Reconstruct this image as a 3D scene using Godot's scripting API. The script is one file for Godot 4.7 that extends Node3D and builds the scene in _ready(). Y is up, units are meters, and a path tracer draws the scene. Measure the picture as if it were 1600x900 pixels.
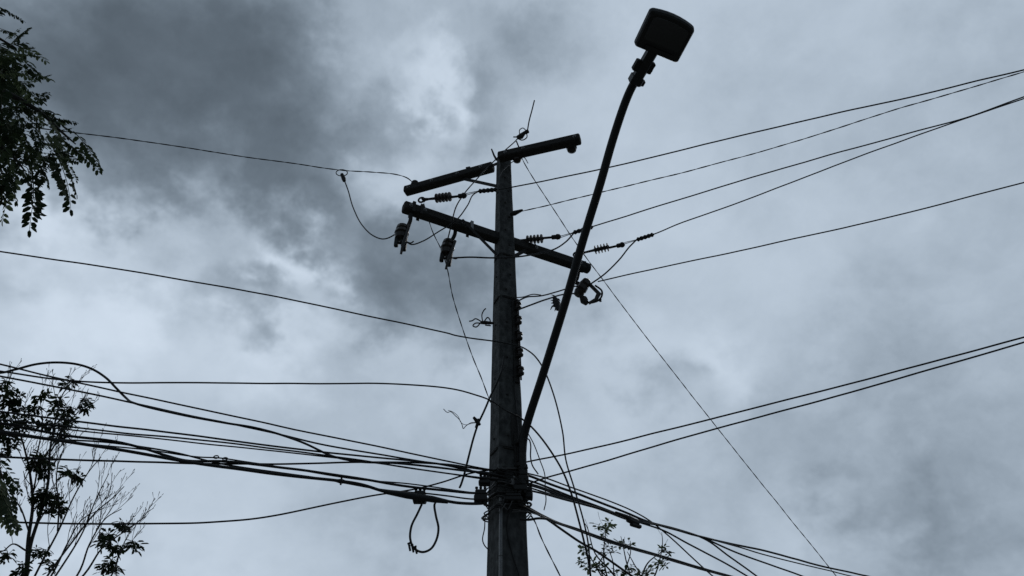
extends Node3D

# A street-side concrete pole with crossarms, cutouts, cables and a lamp, seen from below against storm cloud.
# Distances are horizontal metres from the eye; sight lines use the lens of the photograph (1600 x 900, 1186 px focal length).
const LENS := 1186.0
const PITCH := 38.0
const EYE := Vector3(0, 1.6, 0)
const FACE := 0.43          # turn of the pole's broad face, radians

var taken := {}
var M := {}
var rng := RandomNumberGenerator.new()
var wobble := FastNoiseLite.new()


# ------------------------------------------------------------------ mesh building
class Shape:
	var v := PackedVector3Array()
	var n := PackedVector3Array()
	var k := PackedInt32Array()

	func tri(a: Vector3, b: Vector3, c: Vector3, nor := Vector3.ZERO) -> void:
		var f := nor if nor != Vector3.ZERO else (c - a).cross(b - a).normalized()
		var s := v.size()
		v.append(a); v.append(b); v.append(c)
		n.append(f); n.append(f); n.append(f)
		k.append(s); k.append(s + 1); k.append(s + 2)

	# rings of equal length, flat faces
	func loft(rings: Array, caps := true) -> void:
		for i in rings.size() - 1:
			var p: PackedVector3Array = rings[i]
			var q: PackedVector3Array = rings[i + 1]
			for j in p.size():
				var l := (j + 1) % p.size()
				tri(p[j], q[j], p[l])
				tri(p[l], q[j], q[l])
		if caps:
			for e in [0, rings.size() - 1]:
				var r: PackedVector3Array = rings[e]
				var mid := Vector3.ZERO
				for x in r:
					mid += x / r.size()
				for j in r.size():
					var l := (j + 1) % r.size()
					if e == 0:
						tri(r[j], r[l], mid)
					else:
						tri(r[j], mid, r[l])

	# a round, smooth tube along points; radius may be one number or one per point
	func tube(p: Array, radius, sides := 8, closed := false) -> void:
		var m := p.size()
		if m < 2:
			return
		var t0: Vector3 = (p[1] - p[0]).normalized()
		var u := t0.cross(Vector3.UP if absf(t0.y) < 0.9 else Vector3.RIGHT).normalized()
		var s0 := v.size()
		for i in m:
			var t: Vector3
			if closed:
				t = (p[(i + 1) % m] - p[(i + m - 1) % m]).normalized()
			else:
				t = (p[mini(i + 1, m - 1)] - p[maxi(i - 1, 0)]).normalized()
			u = (u - t * u.dot(t)).normalized()
			var w := t.cross(u)
			var r: float = radius[i] if radius is Array else radius
			for j in sides:
				var a := TAU * j / sides
				var o := u * cos(a) + w * sin(a)
				v.append(p[i] + o * r)
				n.append(o)
		var last := m if closed else m - 1
		for i in last:
			for j in sides:
				var a := s0 + i * sides + j
				var b := s0 + i * sides + (j + 1) % sides
				var c := s0 + ((i + 1) % m) * sides + j
				var d := s0 + ((i + 1) % m) * sides + (j + 1) % sides
				k.append(a); k.append(c); k.append(b)
				k.append(b); k.append(c); k.append(d)
		if not closed:
			for e in [0, m - 1]:
				var mid: Vector3 = p[e]
				for j in sides:
					var a: Vector3 = v[s0 + e * sides + j]
					var b: Vector3 = v[s0 + e * sides + (j + 1) % sides]
					if e == 0:
						tri(a, b, mid)
					else:
						tri(a, mid, b)

	# turned shape: profile of [distance along axis, radius]
	func lathe(from: Vector3, axis: Vector3, profile: Array, sides := 14) -> void:
		var t := axis.normalized()
		var u := t.cross(Vector3.UP if absf(t.y) < 0.9 else Vector3.RIGHT).normalized()
		var w := t.cross(u)
		var rings := []
		for q in profile:
			var r := PackedVector3Array()
			for j in sides:
				var a := TAU * j / sides
				r.append(from + t * q[0] + (u * cos(a) + w * sin(a)) * q[1])
			rings.append(r)
		loft(rings)

	# a straight bar with chamfered edges and ends
	func bar(a: Vector3, b: Vector3, up: Vector3, wide: float, high: float, cut := 0.008) -> void:
		var t := (b - a).normalized()
		var s := t.cross(up).normalized()
		var y := s.cross(t)
		var rings := []
		for e in [[a, cut], [a + t * cut, 0.0], [b - t * cut, 0.0], [b, cut]]:
			var hw: float = wide / 2 - e[1]
			var hh: float = high / 2 - e[1]
			var r := PackedVector3Array()
			for c in [[hw, hh - cut], [hw - cut, hh], [-hw + cut, hh], [-hw, hh - cut], [-hw, -hh + cut], [-hw + cut, -hh], [hw - cut, -hh], [hw, -hh + cut]]:
				r.append(e[0] + s * c[0] + y * c[1])
			rings.append(r)
		loft(rings)

	# a pointed leaf blade, folded a little along its midrib
	func leaf(at: Vector3, tip: Vector3, face: Vector3, wide: float, fold := 0.18) -> void:
		var t := tip - at
		var s := t.cross(face).normalized() * wide * 0.5
		var d := s.cross(t).normalized() * wide * fold
		var a := at + t * 0.24
		var b := at + t * 0.74
		var l := [a + s * 0.9 + d, b + s * 0.82 + d]
		var r := [a - s * 0.9 + d, b - s * 0.82 + d]
		tri(at, l[0], a); tri(a, l[0], l[1]); tri(a, l[1], b); tri(b, l[1], tip)
		tri(at, a, r[0]); tri(a, r[1], r[0]); tri(a, b, r[1]); tri(b, tip, r[1])

	func mesh() -> ArrayMesh:
		var arr := []
		arr.resize(Mesh.ARRAY_MAX)
		arr[Mesh.ARRAY_VERTEX] = v
		arr[Mesh.ARRAY_NORMAL] = n
		arr[Mesh.ARRAY_INDEX] = k
		var m := ArrayMesh.new()
		m.add_surface_from_arrays(Mesh.PRIMITIVE_TRIANGLES, arr)
		return m


# ------------------------------------------------------------------ naming and placing
func numbered(called: String) -> String:
	var c: int = taken.get(called, 0)
	taken[called] = c + 1
	return called if c == 0 else "%s_%03d" % [called, c]


func tag(o: Node, label: String, category: String, group := "") -> void:
	if label:
		o.set_meta("label", label)
	if category:
		o.set_meta("category", category)
	if group:
		o.set_meta("group", group)


func thing(called: String, label: String, category: String, group := "", at := Vector3.ZERO) -> Node3D:
	var o := Node3D.new()
	o.name = numbered(called)
	o.position = at
	add_child(o, true)
	tag(o, label, category, group)
	return o


# one named mesh; shapes are given in world space and moved into the parent's space
func part(called: String, s: Shape, mat: Material, parent: Node3D) -> MeshInstance3D:
	var o := MeshInstance3D.new()
	var off := Vector3.ZERO
	var p: Node = parent
	while p is Node3D and p != self:
		off += (p as Node3D).position
		p = p.get_parent()
	if off != Vector3.ZERO:
		for i in s.v.size():
			s.v[i] -= off
	o.mesh = s.mesh()
	o.material_override = mat
	var same := 0
	for c in parent.get_children():
		if str(c.name).begins_with(called):
			same += 1
	o.name = called if same == 0 else "%s_%03d" % [called, same]
	parent.add_child(o, true)
	return o


func single(called: String, s: Shape, mat: Material, label: String, category: String, group := "") -> MeshInstance3D:
	var o := MeshInstance3D.new()
	o.name = numbered(called)
	var mid := Vector3.ZERO
	for x in s.v:
		mid += x / s.v.size()
	for i in s.v.size():
		s.v[i] -= mid
	o.mesh = s.mesh()
	o.position = mid
	o.material_override = mat
	add_child(o, true)
	tag(o, label, category, group)
	return o


func structure(called: String, s: Shape, mat: Material, label: String) -> void:
	var o := single(called, s, mat, label, "ground")
	o.set_meta("kind", "structure")


# ------------------------------------------------------------------ sight lines
func ray(x: float, y: float) -> Vector3:
	return Vector3(x - 800.0, 450.0 - y, -LENS).rotated(Vector3.RIGHT, deg_to_rad(PITCH))


func D(x: float, y: float, d: float) -> Vector3:          # at that horizontal distance
	var r := ray(x, y)
	return EYE + r * d / Vector2(r.x, r.z).length()


func H(x: float, y: float, h: float) -> Vector3:          # at that height
	var r := ray(x, y)
	return EYE + r * (h - EYE.y) / r.y


func path(list: Array) -> Array:
	var out := []
	for q in list:
		out.append(D(q[0], q[1], q[2]))
	return out


# a line that hangs in one upright plane through its first point, towards a heading; runs on past its last point
func span(d0: float, head: Vector2, list: Array, onward := 0.0) -> Array:
	var a := D(list[0][0], list[0][1], d0)
	var out := []
	var nor := Vector3(head.y, 0, -head.x)
	for q in list:
		var r := ray(q[0], q[1])
		out.append(EYE + r * (a - EYE).dot(nor) / r.dot(nor))
	if onward > 0.0:
		var z := out.size()
		out.append(out[z - 1] + (out[z - 1] - out[z - 2]).normalized() * onward)
	return out


func smooth(p: Array, each := 8) -> Array:
	if p.size() < 3:
		var o2 := []
		for s in each + 1:
			o2.append(p[0].lerp(p[1], float(s) / each))
		return o2
	var out := []
	for i in p.size() - 1:
		var a: Vector3 = p[maxi(i - 1, 0)]
		var b: Vector3 = p[i]
		var c: Vector3 = p[i + 1]
		var d: Vector3 = p[mini(i + 2, p.size() - 1)]
		# centripetal, so that short and long spans meet without a kink
		var t1 := sqrt((b - a).length()) if i > 0 else sqrt((c - b).length())
		var t2 := maxf(sqrt((c - b).length()), 1e-4)
		var t3 := sqrt((d - c).length()) if i + 2 < p.size() else t2
		t1 = maxf(t1, 1e-4)
		t3 = maxf(t3, 1e-4)
		var ma: Vector3 = (c - b) if i == 0 else (b - a) / t1 * t2 - (c - a) / (t1 + t2) * t2 + (c - b)
		var mb: Vector3 = (c - b) if i + 2 >= p.size() else (c - b) - (d - b) / (t2 + t3) * t2 + (d - c) / t3 * t2
		for s in each:
			var t := float(s) / each
			var tt := t * t
			var t4 := tt * t
			out.append(b * (2 * t4 - 3 * tt + 1) + ma * (t4 - 2 * tt + t) + c * (-2 * t4 + 3 * tt) + mb * (t4 - tt))
	out.append(p[p.size() - 1])
	return out


func cable(called: String, pts: Array, r: float, mat: Material, label: String, category := "cable", group := "", lay := false, uneven := 0.005) -> void:
	var s := Shape.new()
	var p := smooth(pts, 10)
	# slack, sheath and strain never run quite true
	var off := rng.randf() * 100.0
	var run_on := 0.0
	for i in range(1, p.size() - 1):
		run_on += minf((p[i] - p[i - 1] as Vector3).length(), 1.0)
		var e := minf(1.0, minf(i, p.size() - 1 - i) / 4.0) * uneven
		p[i] += Vector3(0, wobble.get_noise_2d(run_on, off), wobble.get_noise_2d(run_on, off + 40.0)) * e
	if lay:      # two cores twisted round each other
		var fine := []
		var run := 0.0
		for i in p.size() - 1:
			var len := (p[i + 1] - p[i] as Vector3).length()
			var cuts := clampi(int(len / 0.05), 1, 80)
			for c in cuts:
				fine.append([p[i].lerp(p[i + 1], float(c) / cuts), run + len * c / cuts, (p[i + 1] - p[i] as Vector3).normalized()])
			run += len
		for core in 2:
			var line := []
			for f in fine:
				var u: Vector3 = (f[2] as Vector3).cross(Vector3.UP).normalized()
				var w: Vector3 = u.cross(f[2])
				var a: float = f[1] * TAU / 0.32 + PI * core
				line.append(f[0] + (u * cos(a) + w * sin(a)) * r * 0.55)
			s.tube(line, r * 0.62, 6)
	else:
		s.tube(p, r, 8)
	single(called, s, mat, label, category, group)


# ------------------------------------------------------------------ materials
func noise_map(freq: float, from: Color, to: Color, seed_no: int, size := 512) -> NoiseTexture2D:
	var f := FastNoiseLite.new()
	f.seed = seed_no
	f.frequency = freq
	f.fractal_octaves = 5
	var g := Gradient.new()
	g.set_color(0, from)
	g.set_color(1, to)
	g.set_offset(0, 0.25)
	g.set_offset(1, 0.75)
	var t := NoiseTexture2D.new()
	t.noise = f
	t.width = size
	t.height = size
	t.seamless = true
	t.color_ramp = g
	return t


func bumps(freq: float, seed_no: int) -> NoiseTexture2D:
	var f := FastNoiseLite.new()
	f.seed = seed_no
	f.frequency = freq
	f.fractal_octaves = 4
	var t := NoiseTexture2D.new()
	t.noise = f
	t.seamless = true
	t.as_normal_map = true
	t.bump_strength = 6.0
	return t


func grey(l: float, tint := Color(1, 1, 1)) -> Color:
	return Color(l * tint.r, l * tint.g, l * tint.b).linear_to_srgb()


func stuff_of(dark: Color, light: Color, freq: float, scale: float, rough: float, seed_no: int, relief := 0.0, metal := 0.0) -> StandardMaterial3D:
	var m := StandardMaterial3D.new()
	m.albedo_texture = noise_map(freq, dark, light, seed_no)
	m.uv1_triplanar = true
	m.uv1_world_triplanar = true
	m.uv1_scale = Vector3.ONE * scale
	m.roughness = rough
	m.metallic = metal
	if relief > 0.0:
		m.normal_enabled = true
		m.normal_texture = bumps(freq * 2.0, seed_no + 50)
		m.normal_scale = relief
	return m


func plain(l: float, rough: float, tint := Color(1, 1, 1), metal := 0.0) -> StandardMaterial3D:
	var m := StandardMaterial3D.new()
	m.albedo_color = grey(l, tint)
	m.roughness = rough
	m.metallic = metal
	return m


func foliage(l: float, tint: Color, through: float) -> StandardMaterial3D:
	var m := plain(l, 0.8, tint)
	m.metallic_specular = 0.3
	m.cull_mode = BaseMaterial3D.CULL_DISABLED
	m.backlight_enabled = true
	m.backlight = Color(through * tint.r, through * tint.g, through * tint.b).linear_to_srgb()
	return m


func make_materials() -> void:
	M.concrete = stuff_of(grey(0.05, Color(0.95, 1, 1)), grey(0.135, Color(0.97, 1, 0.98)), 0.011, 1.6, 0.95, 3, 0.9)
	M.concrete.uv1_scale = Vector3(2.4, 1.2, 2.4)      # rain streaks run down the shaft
	M.wood = stuff_of(grey(0.028, Color(1, 0.97, 0.92)), grey(0.06, Color(1, 0.95, 0.88)), 0.02, 2.2, 0.9, 8, 0.7)
	M.iron = stuff_of(grey(0.028), grey(0.065, Color(1, 0.92, 0.85)), 0.03, 5.0, 0.75, 12, 0.3, 0.3)
	M.zinc = stuff_of(grey(0.2), grey(0.36), 0.03, 6.0, 0.5, 15, 0.2, 0.6)
	M.rubber = plain(0.02, 0.6)
	M.faded = plain(0.045, 0.75, Color(1, 1, 1.05))
	M.bare = plain(0.12, 0.5, Color(1, 0.98, 0.95), 0.6)
	M.glaze = plain(0.035, 0.25, Color(1, 0.75, 0.6))
	M.polymer = plain(0.07, 0.5, Color(1, 0.9, 0.86))
	M.strap = stuff_of(grey(0.25), grey(0.42), 0.05, 9.0, 0.45, 21, 0.2, 0.7)
	M.label = plain(0.35, 0.8)
	M.lamp = stuff_of(grey(0.018), grey(0.03), 0.02, 4.0, 0.5, 24, 0.15)
	M.lens = plain(0.05, 0.15)
	M.arm = stuff_of(grey(0.02), grey(0.045), 0.03, 3.0, 0.6, 27, 0.25, 0.2)
	M.bark = stuff_of(grey(0.035, Color(1, 0.92, 0.82)), grey(0.085, Color(1, 0.95, 0.88)), 0.03, 3.0, 0.95, 30, 0.8)
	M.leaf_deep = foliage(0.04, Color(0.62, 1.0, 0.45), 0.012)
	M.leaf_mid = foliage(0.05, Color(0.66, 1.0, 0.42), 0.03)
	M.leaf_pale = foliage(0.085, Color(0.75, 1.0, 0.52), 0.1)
	M.asphalt = stuff_of(grey(0.04), grey(0.065), 0.05, 0.8, 0.95, 40, 0.6)
	M.paving = stuff_of(grey(0.12), grey(0.2), 0.03, 0.7, 0.95, 43, 0.5)
	M.soil = stuff_of(grey(0.05, Color(0.8, 1, 0.6)), grey(0.1, Color(1, 0.95, 0.7)), 0.02, 0.3, 1.0, 46, 0.6)


# ------------------------------------------------------------------ sky
# cloud masses: compass angle, height above the horizon, half-width, half-height, tilt (degrees), and how much lighter or darker than the even overcast
var clouds := [
		# <clouds>
		[-37.9, 48.8, 10.0, 5.7, 30, -83], [-25.6, 46.0, 6.8, 4.5, -29, -23], [-45.3, 41.3, 5.4, 4.3, 34, -25], [-9.9, 39.0, 7.1, 2.6, -14, -42],
		[-19.5, 43.0, 5.9, 2.8, -33, -26], [-3.0, 37.0, 3.9, 2.9, 2, -25], [-9.2, 52.7, 3.2, 5.0, -2, 16], [-14.4, 54.9, 2.3, 2.6, 12, 10],
		[0.0, 56.6, 3.7, 2.6, 0, -37], [-16.7, 47.3, 2.7, 1.9, -8, -10], [-30.0, 39.2, 5.4, 1.4, -28, -2], [-38.5, 36.4, 2.2, 1.5, 14, 31],
		[-21.6, 37.9, 2.0, 1.8, -33, 29], [-31.9, 31.3, 10.0, 3.0, 18, 4], [36.4, 48.4, 4.7, 4.9, -29, -7], [20.0, 44.8, 3.6, 4.6, -14, -4],
		[43.5, 38.4, 6.1, 10.3, -31, -12], [24.8, 24.4, 6.5, 3.9, -11, -6], [31.7, 21.8, 7.2, 8.1, -13, -30], [12.6, 30.2, 1.8, 1.9, -6, -39],
		[23.4, 39.9, 6.5, 2.7, -15, 7], [12.4, 22.0, 5.4, 3.5, -5, -6], [-7.6, 23.2, 5.5, 3.6, 3, -16], [4.2, 36.5, 2.9, 2.9, -3, -4],
		[-21.8, 30.8, 13.0, 2.7, 12, 6], [-42.7, 47.7, 2.3, 2.2, 34, -2], [37.9, 48.8, 2.4, 2.2, -30, 7], [42.1, 36.8, 2.1, 2.2, -28, 3],
		[-13.4, 31.8, 2.9, 2.6, 7, -12], [-7.8, 25.9, 2.9, 2.5, 3, 3], [20.3, 45.8, 2.8, 2.5, -15, 4], [11.4, 33.1, 2.9, 2.6, -6, 12],
		[27.6, 19.3, 2.3, 2.2, -10, -24], [8.9, 25.8, 2.9, 2.5, -4, 6], [-22.8, 17.5, 2.4, 2.2, 7, 8], [-9.2, 19.6, 2.8, 2.4, 3, -14],
		[23.9, 37.9, 2.7, 2.5, -15, 3], [-35.3, 49.7, 2.5, 2.3, 28, 12], [-31.5, 30.5, 2.4, 2.4, 17, 8], [24.8, 24.4, 2.5, 2.4, -11, 7],
		[4.2, 36.5, 3.0, 2.7, -3, 3], [12.6, 29.7, 2.9, 2.6, -6, 5], [25.4, 42.3, 2.7, 2.5, -18, -6], [12.9, 21.9, 2.8, 2.4, -5, -3],
		[-12.6, 47.3, 2.9, 2.6, 9, 16], [-24.9, 41.0, 2.7, 2.5, 17, 17], [3.3, 43.7, 3.0, 2.6, -2, -8], [26.0, 51.5, 2.7, 2.4, -21, -9],
		[46.2, 44.1, 2.1, 2.1, -36, -6], [38.9, 29.1, 2.1, 2.2, -21, 6], [25.0, 33.0, 2.6, 2.5, -14, 6], [20.8, 27.3, 2.7, 2.5, -10, -5],
		[19.0, 24.0, 2.7, 2.4, -8, -3], [21.2, 19.4, 2.5, 2.3, -7, 9], [32.6, 16.1, 2.1, 2.1, -10, -6], [4.8, 19.3, 2.8, 2.4, -2, 3],
		[-16.9, 27.8, 2.8, 2.5, 8, -8], [-34.9, 27.8, 2.2, 2.3, 18, 10], [-5.6, 31.6, 3.0, 2.6, 3, 5], [-31.7, 15.5, 2.1, 2.1, 9, 15],
		[-18.7, 22.2, 2.6, 2.4, 7, 3], [-11.9, 22.0, 2.8, 2.4, 5, 3], [-41.9, 41.5, 2.2, 2.2, 31, 3], [-38.5, 40.1, 2.3, 2.3, 27, 5],
		[-47.2, 45.4, 2.1, 2.1, 38, -3], [-32.1, 53.5, 2.5, 2.2, 27, -11], [7.0, 47.4, 2.9, 2.6, -5, -2], [33.6, 35.4, 2.4, 2.4, -21, 6],
		[38.7, 40.5, 2.3, 2.3, -27, -4], [16.3, 29.8, 2.8, 2.5, -8, 19], [16.3, 17.4, 2.6, 2.3, -5, -5], [30.1, 20.9, 2.3, 2.2, -12, 15],
		[30.9, 17.5, 2.2, 2.1, -10, -2], [-38.7, 35.4, 1.3, 1.2, -20, 4], [-32.6, 41.4, 1.4, 1.3, -21, -18], [-31.6, 40.1, 1.5, 1.3, -22, 23],
		[-33.4, 38.2, 1.4, 1.3, -22, 9], [-29.7, 38.3, 1.5, 1.3, -24, -7], [-26.7, 37.5, 1.6, 1.3, -25, -3], [-31.6, 35.8, 1.5, 1.3, -23, -6],
		[-24.5, 36.6, 1.6, 1.3, -27, -26], [-25.3, 33.5, 1.6, 1.3, -27, -30], [-22.2, 35.5, 1.6, 1.3, -28, -27], [-21.6, 38.6, 1.6, 1.4, -28, 17],
		[-18.7, 37.1, 1.6, 1.4, -29, 2], [-17.1, 37.0, 1.7, 1.4, -30, 34], [-15.2, 35.6, 1.7, 1.4, -32, -36], [-12.7, 37.3, 1.7, 1.4, -33, -9],
		[-9.9, 39.2, 1.7, 1.4, -34, -4], [-6.4, 36.8, 1.7, 1.4, -36, 13], [-4.0, 38.9, 1.7, 1.4, -38, -6], [-7.0, 34.7, 1.7, 1.4, -36, -7],
		[-11.3, 33.7, 1.7, 1.4, -34, 11], [-22.4, 32.2, 1.6, 1.3, -29, 12], [-35.4, 32.8, 1.4, 1.2, -23, 10], [-39.4, 32.0, 1.3, 1.1, -22, -7],
		[-32.8, 32.9, 1.5, 1.2, -24, 8], [-28.2, 31.6, 1.5, 1.3, -26, -9], [-14.2, 45.4, 1.7, 1.4, -31, -3], [-13.4, 44.5, 1.7, 1.4, -31, 12],
		[-19.0, 43.0, 1.6, 1.4, -28, -11], [-24.8, 43.5, 1.6, 1.4, -25, -16], [-26.0, 46.5, 1.5, 1.4, -23, 3], [-21.8, 47.4, 1.6, 1.4, -25, -2],
		[-16.4, 48.4, 1.6, 1.4, -28, -21], [-20.8, 51.5, 1.5, 1.4, -25, 4], [-24.7, 54.4, 1.5, 1.3, -21, -13], [-19.4, 54.8, 1.5, 1.3, -24, 5],
		[-11.0, 56.5, 1.6, 1.3, -30, -8], [-10.4, 53.8, 1.6, 1.4, -31, 6], [-8.5, 51.8, 1.6, 1.4, -33, 28], [-12.9, 50.4, 1.6, 1.4, -30, -18],
		[-10.3, 50.0, 1.6, 1.4, -32, -32], [-7.8, 50.2, 1.7, 1.4, -34, 30], [-6.0, 52.5, 1.6, 1.4, -35, -42], [-2.9, 55.8, 1.6, 1.3, -36, 11],
		[-2.6, 49.5, 1.7, 1.4, -38, -18], [-5.1, 48.4, 1.7, 1.4, -36, -37], [-34.6, 51.8, 1.4, 1.3, -15, -3], [-36.1, 43.8, 1.4, 1.3, -18, -7],
		[-35.9, 40.2, 1.4, 1.3, -20, -20], [-15.3, 41.3, 1.7, 1.4, -31, 16], [-11.7, 42.2, 1.7, 1.4, -33, -27], [-6.6, 43.1, 1.7, 1.4, -36, -42],
		[2.5, 55.7, 1.6, 1.3, -40, 2], [5.8, 56.1, 1.6, 1.3, -43, 2], [1.6, 53.1, 1.7, 1.4, -40, 3]
		# </clouds>
]


func overcast() -> ImageTexture:
	# broad cloud masses on a coarse grid
	var cw := 768
	var ch := 192       # upper half only
	var coarse := PackedFloat32Array()
	coarse.resize(cw * ch)
	var wide := FastNoiseLite.new()
	wide.seed = 11
	wide.frequency = 1.3
	wide.fractal_octaves = 3
	var kept := []
	for c in clouds:
		var a := deg_to_rad(c[0])
		var e := deg_to_rad(c[1])
		var t := deg_to_rad(c[4])
		var east := Vector3(cos(a), 0, sin(a))
		var north := Vector3(-sin(e) * sin(a), cos(e), sin(e) * cos(a))
		var mid := Vector3(sin(a) * cos(e), sin(e), -cos(a) * cos(e))
		kept.append([mid, (east * cos(t) + north * sin(t)) / deg_to_rad(c[2]), (north * cos(t) - east * sin(t)) / deg_to_rad(c[3]), float(c[5])])
	var ahead := Vector3(0, sin(deg_to_rad(PITCH)), -cos(deg_to_rad(PITCH)))
	for j in ch:
		var e := (0.5 - (j + 0.5) / (2.0 * ch)) * PI
		for i in cw:
			var a := ((i + 0.5) / cw - 0.5) * TAU
			var d := Vector3(sin(a) * cos(e), sin(e), -cos(a) * cos(e))
			var away := smoothstep(0.8, 0.3, d.dot(ahead))
			var tone := 197.0 - away * 95.0 + wide.get_noise_3dv(d) * (6.0 + 26.0 * away)  # unseen sky away from the view is darkened to dim light on the pole
			if away < 1.0:
				for c in kept:
					var u: float = d.dot(c[1])
					var w: float = d.dot(c[2])
					var q := u * u + w * w
					if q < 9.0 and d.dot(c[0]) > 0.0:
						tone += c[3] * exp(-q * 0.5)
			coarse[j * cw + i] = tone
	var w := 4096
	var h := 2048
	var up := Image.create_from_data(cw, ch, false, Image.FORMAT_RF, coarse.to_byte_array())
	up.resize(w, h / 2, Image.INTERPOLATE_CUBIC)
	var base := up.get_data().to_float32_array()
	# billows and wisps
	var billow := FastNoiseLite.new()
	billow.seed = 5
	billow.frequency = 6.5
	billow.fractal_octaves = 6
	billow.fractal_gain = 0.62
	billow.domain_warp_enabled = true
	billow.domain_warp_amplitude = 0.035
	billow.domain_warp_frequency = 4.0
	billow.domain_warp_fractal_octaves = 3
	var puff := FastNoiseLite.new()       # rounded lumps with darker creases between them
	puff.seed = 23
	puff.frequency = 7.0
	puff.fractal_type = FastNoiseLite.FRACTAL_RIDGED
	puff.fractal_octaves = 5
	puff.fractal_gain = 0.62
	var tear := FastNoiseLite.new()       # ragged edges of the cloud masses
	tear.seed = 31
	tear.frequency = 6.0
	tear.fractal_octaves = 6
	tear.fractal_gain = 0.6
	var out := PackedFloat32Array()
	out.resize(w * h * 3)
	for j in h / 2:
		var e := (0.5 - (j + 0.5) / h) * PI
		var ce := cos(e)
		var se := sin(e)
		for i in w:
			var a := (i + 0.5) / w * TAU          # straight ahead is the picture's first column
			var d := Vector3(sin(a) * ce, se * 1.3, -cos(a) * ce)
			var n := billow.get_noise_3dv(d) - 0.3 * puff.get_noise_3dv(d)
			var jj := clampi(j + int(tear.get_noise_3d(d.x + 3.0, d.y, d.z) * 55.0), 0, h / 2 - 1)
			var ii := (i + w / 2 + w + int(tear.get_noise_3d(d.x, d.y + 5.0, d.z) * 75.0)) % w
			var b := base[jj * w + ii]
			# thin, bright cloud shows its folds more than the thick grey base does
			var tone := clampf(b + n * (6.5 + 18.0 * clampf((200.0 - b) / 40.0, 0.0, 1.0) * clampf((b - 90.0) / 50.0, 0.1, 1.0)), 40.0, 245.0)
			var t := (tone - 100.0) / 100.0
			var o := (j * w + i) * 3
			out[o] = pow((tone * (0.888 + 0.043 * t) / 255.0 + 0.055) / 1.055, 2.4)
			out[o + 1] = pow((tone / 255.0 + 0.055) / 1.055, 2.4)
			out[o + 2] = pow((tone * (1.108 - 0.034 * t) / 255.0 + 0.055) / 1.055, 2.4)
	for j in range(h / 2, h):
		for i in w:
			var o := (j * w + i) * 3
			out[o] = 0.05
			out[o + 1] = 0.055
			out[o + 2] = 0.055
	return ImageTexture.create_from_image(Image.create_from_data(w, h, false, Image.FORMAT_RGBF, out.to_byte_array()))


func _ready() -> void:
	rng.seed = 7
	wobble.seed = 19
	wobble.frequency = 1.1
	wobble.fractal_octaves = 2
	# ---- camera
	var cam := Camera3D.new()
	cam.name = "camera"
	cam.position = EYE
	cam.rotation.x = deg_to_rad(PITCH)
	cam.fov = rad_to_deg(2.0 * atan(450.0 / LENS))
	cam.near = 0.05
	cam.far = 2000.0
	cam.current = true
	add_child(cam)
	# ---- sky and exposure
	var env := Environment.new()
	env.background_mode = Environment.BG_SKY
	var pan := PanoramaSkyMaterial.new()
	pan.panorama = overcast()
	var sky := Sky.new()
	sky.sky_material = pan
	env.sky = sky
	env.tonemap_mode = Environment.TONE_MAPPER_LINEAR
	env.tonemap_exposure = 1.0
	env.sdfgi_enabled = true
	env.ssao_enabled = true
	env.ssil_enabled = true
	var we := WorldEnvironment.new()
	we.name = "environment"
	we.environment = env
	add_child(we)
	# ---- the veiled sun, behind the cloud beyond the pole
	var sun := DirectionalLight3D.new()
	sun.name = "sun"
	sun.light_energy = 0.15
	sun.light_angular_distance = 20.0
	sun.light_color = Color(1.0, 0.98, 0.95)
	sun.shadow_enabled = true
	add_child(sun)
	sun.look_at_from_position(Vector3(3, 8, -8), Vector3.ZERO)
	make_materials()
	ground()
	pole()
	crossarms()
	street_lamp()
	hardware()
	upper_lines()
	left_lines()
	right_lines()
	loose_ends()
	near_tree()
	bare_tree()
	far_tree()


func sheet(s: Shape, x0: float, x1: float, z0: float, z1: float, y: float) -> void:
	s.tri(Vector3(x0, y, z0), Vector3(x1, y, z0), Vector3(x1, y, z1), Vector3.UP)
	s.tri(Vector3(x0, y, z0), Vector3(x1, y, z1), Vector3(x0, y, z1), Vector3.UP)


func ground() -> void:
	var s := Shape.new()
	sheet(s, -900, 900, -900, 900, 0)
	structure("ground", s, M.soil, "grassy brown earth around the street")
	s = Shape.new()
	sheet(s, -400, 400, -4.2, 4.5, 0.004)
	structure("road", s, M.asphalt, "dark asphalt road in front of the pole")
	s = Shape.new()
	s.bar(Vector3(-400, 0.06, -4.28), Vector3(400, 0.06, -4.28), Vector3.UP, 0.15, 0.14, 0.015)
	structure("kerb", s, M.paving, "grey concrete kerb between road and pavement")
	s = Shape.new()
	sheet(s, -400, 400, -8.2, -4.355, 0.12)
	structure("pavement", s, M.paving, "grey concrete pavement that the pole stands in")


# ------------------------------------------------------------------ the pole
func axis(h: float) -> Vector3:
	return Vector3(-0.0364, 0, -6.3).lerp(Vector3(-0.1011, 0, -6.3), (h - 3.55) / 4.97) + Vector3(0, h, 0)


func half(h: float) -> float:
	return lerpf(0.135, 0.07, (h - 3.55) / 4.97)


func broad() -> Vector3:      # out of the broad face, towards the street
	return Vector3(sin(FACE), 0, cos(FACE))


func side() -> Vector3:       # to the right along the broad face
	return Vector3(cos(FACE), 0, -sin(FACE))


func on_pole(u: float, h: float, off: float) -> Vector3:
	return axis(h) + side() * u * half(h) + broad() * (half(h) + off)


func ring_round(h: float, off: float, tilt := 0.0, wob := 0.0) -> Array:
	var out := []
	for i in 24:
		var a := TAU * i / 24
		var c := cos(a)
		var s := sin(a)
		var q := pow(pow(absf(c), 5.0) + pow(absf(s), 5.0), -0.2)     # a square with soft corners
		var r := (half(h) + off + rng.randf() * wob) * q
		out.append(axis(h + tilt * c) + side() * c * r + broad() * s * r)
	return out


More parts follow.
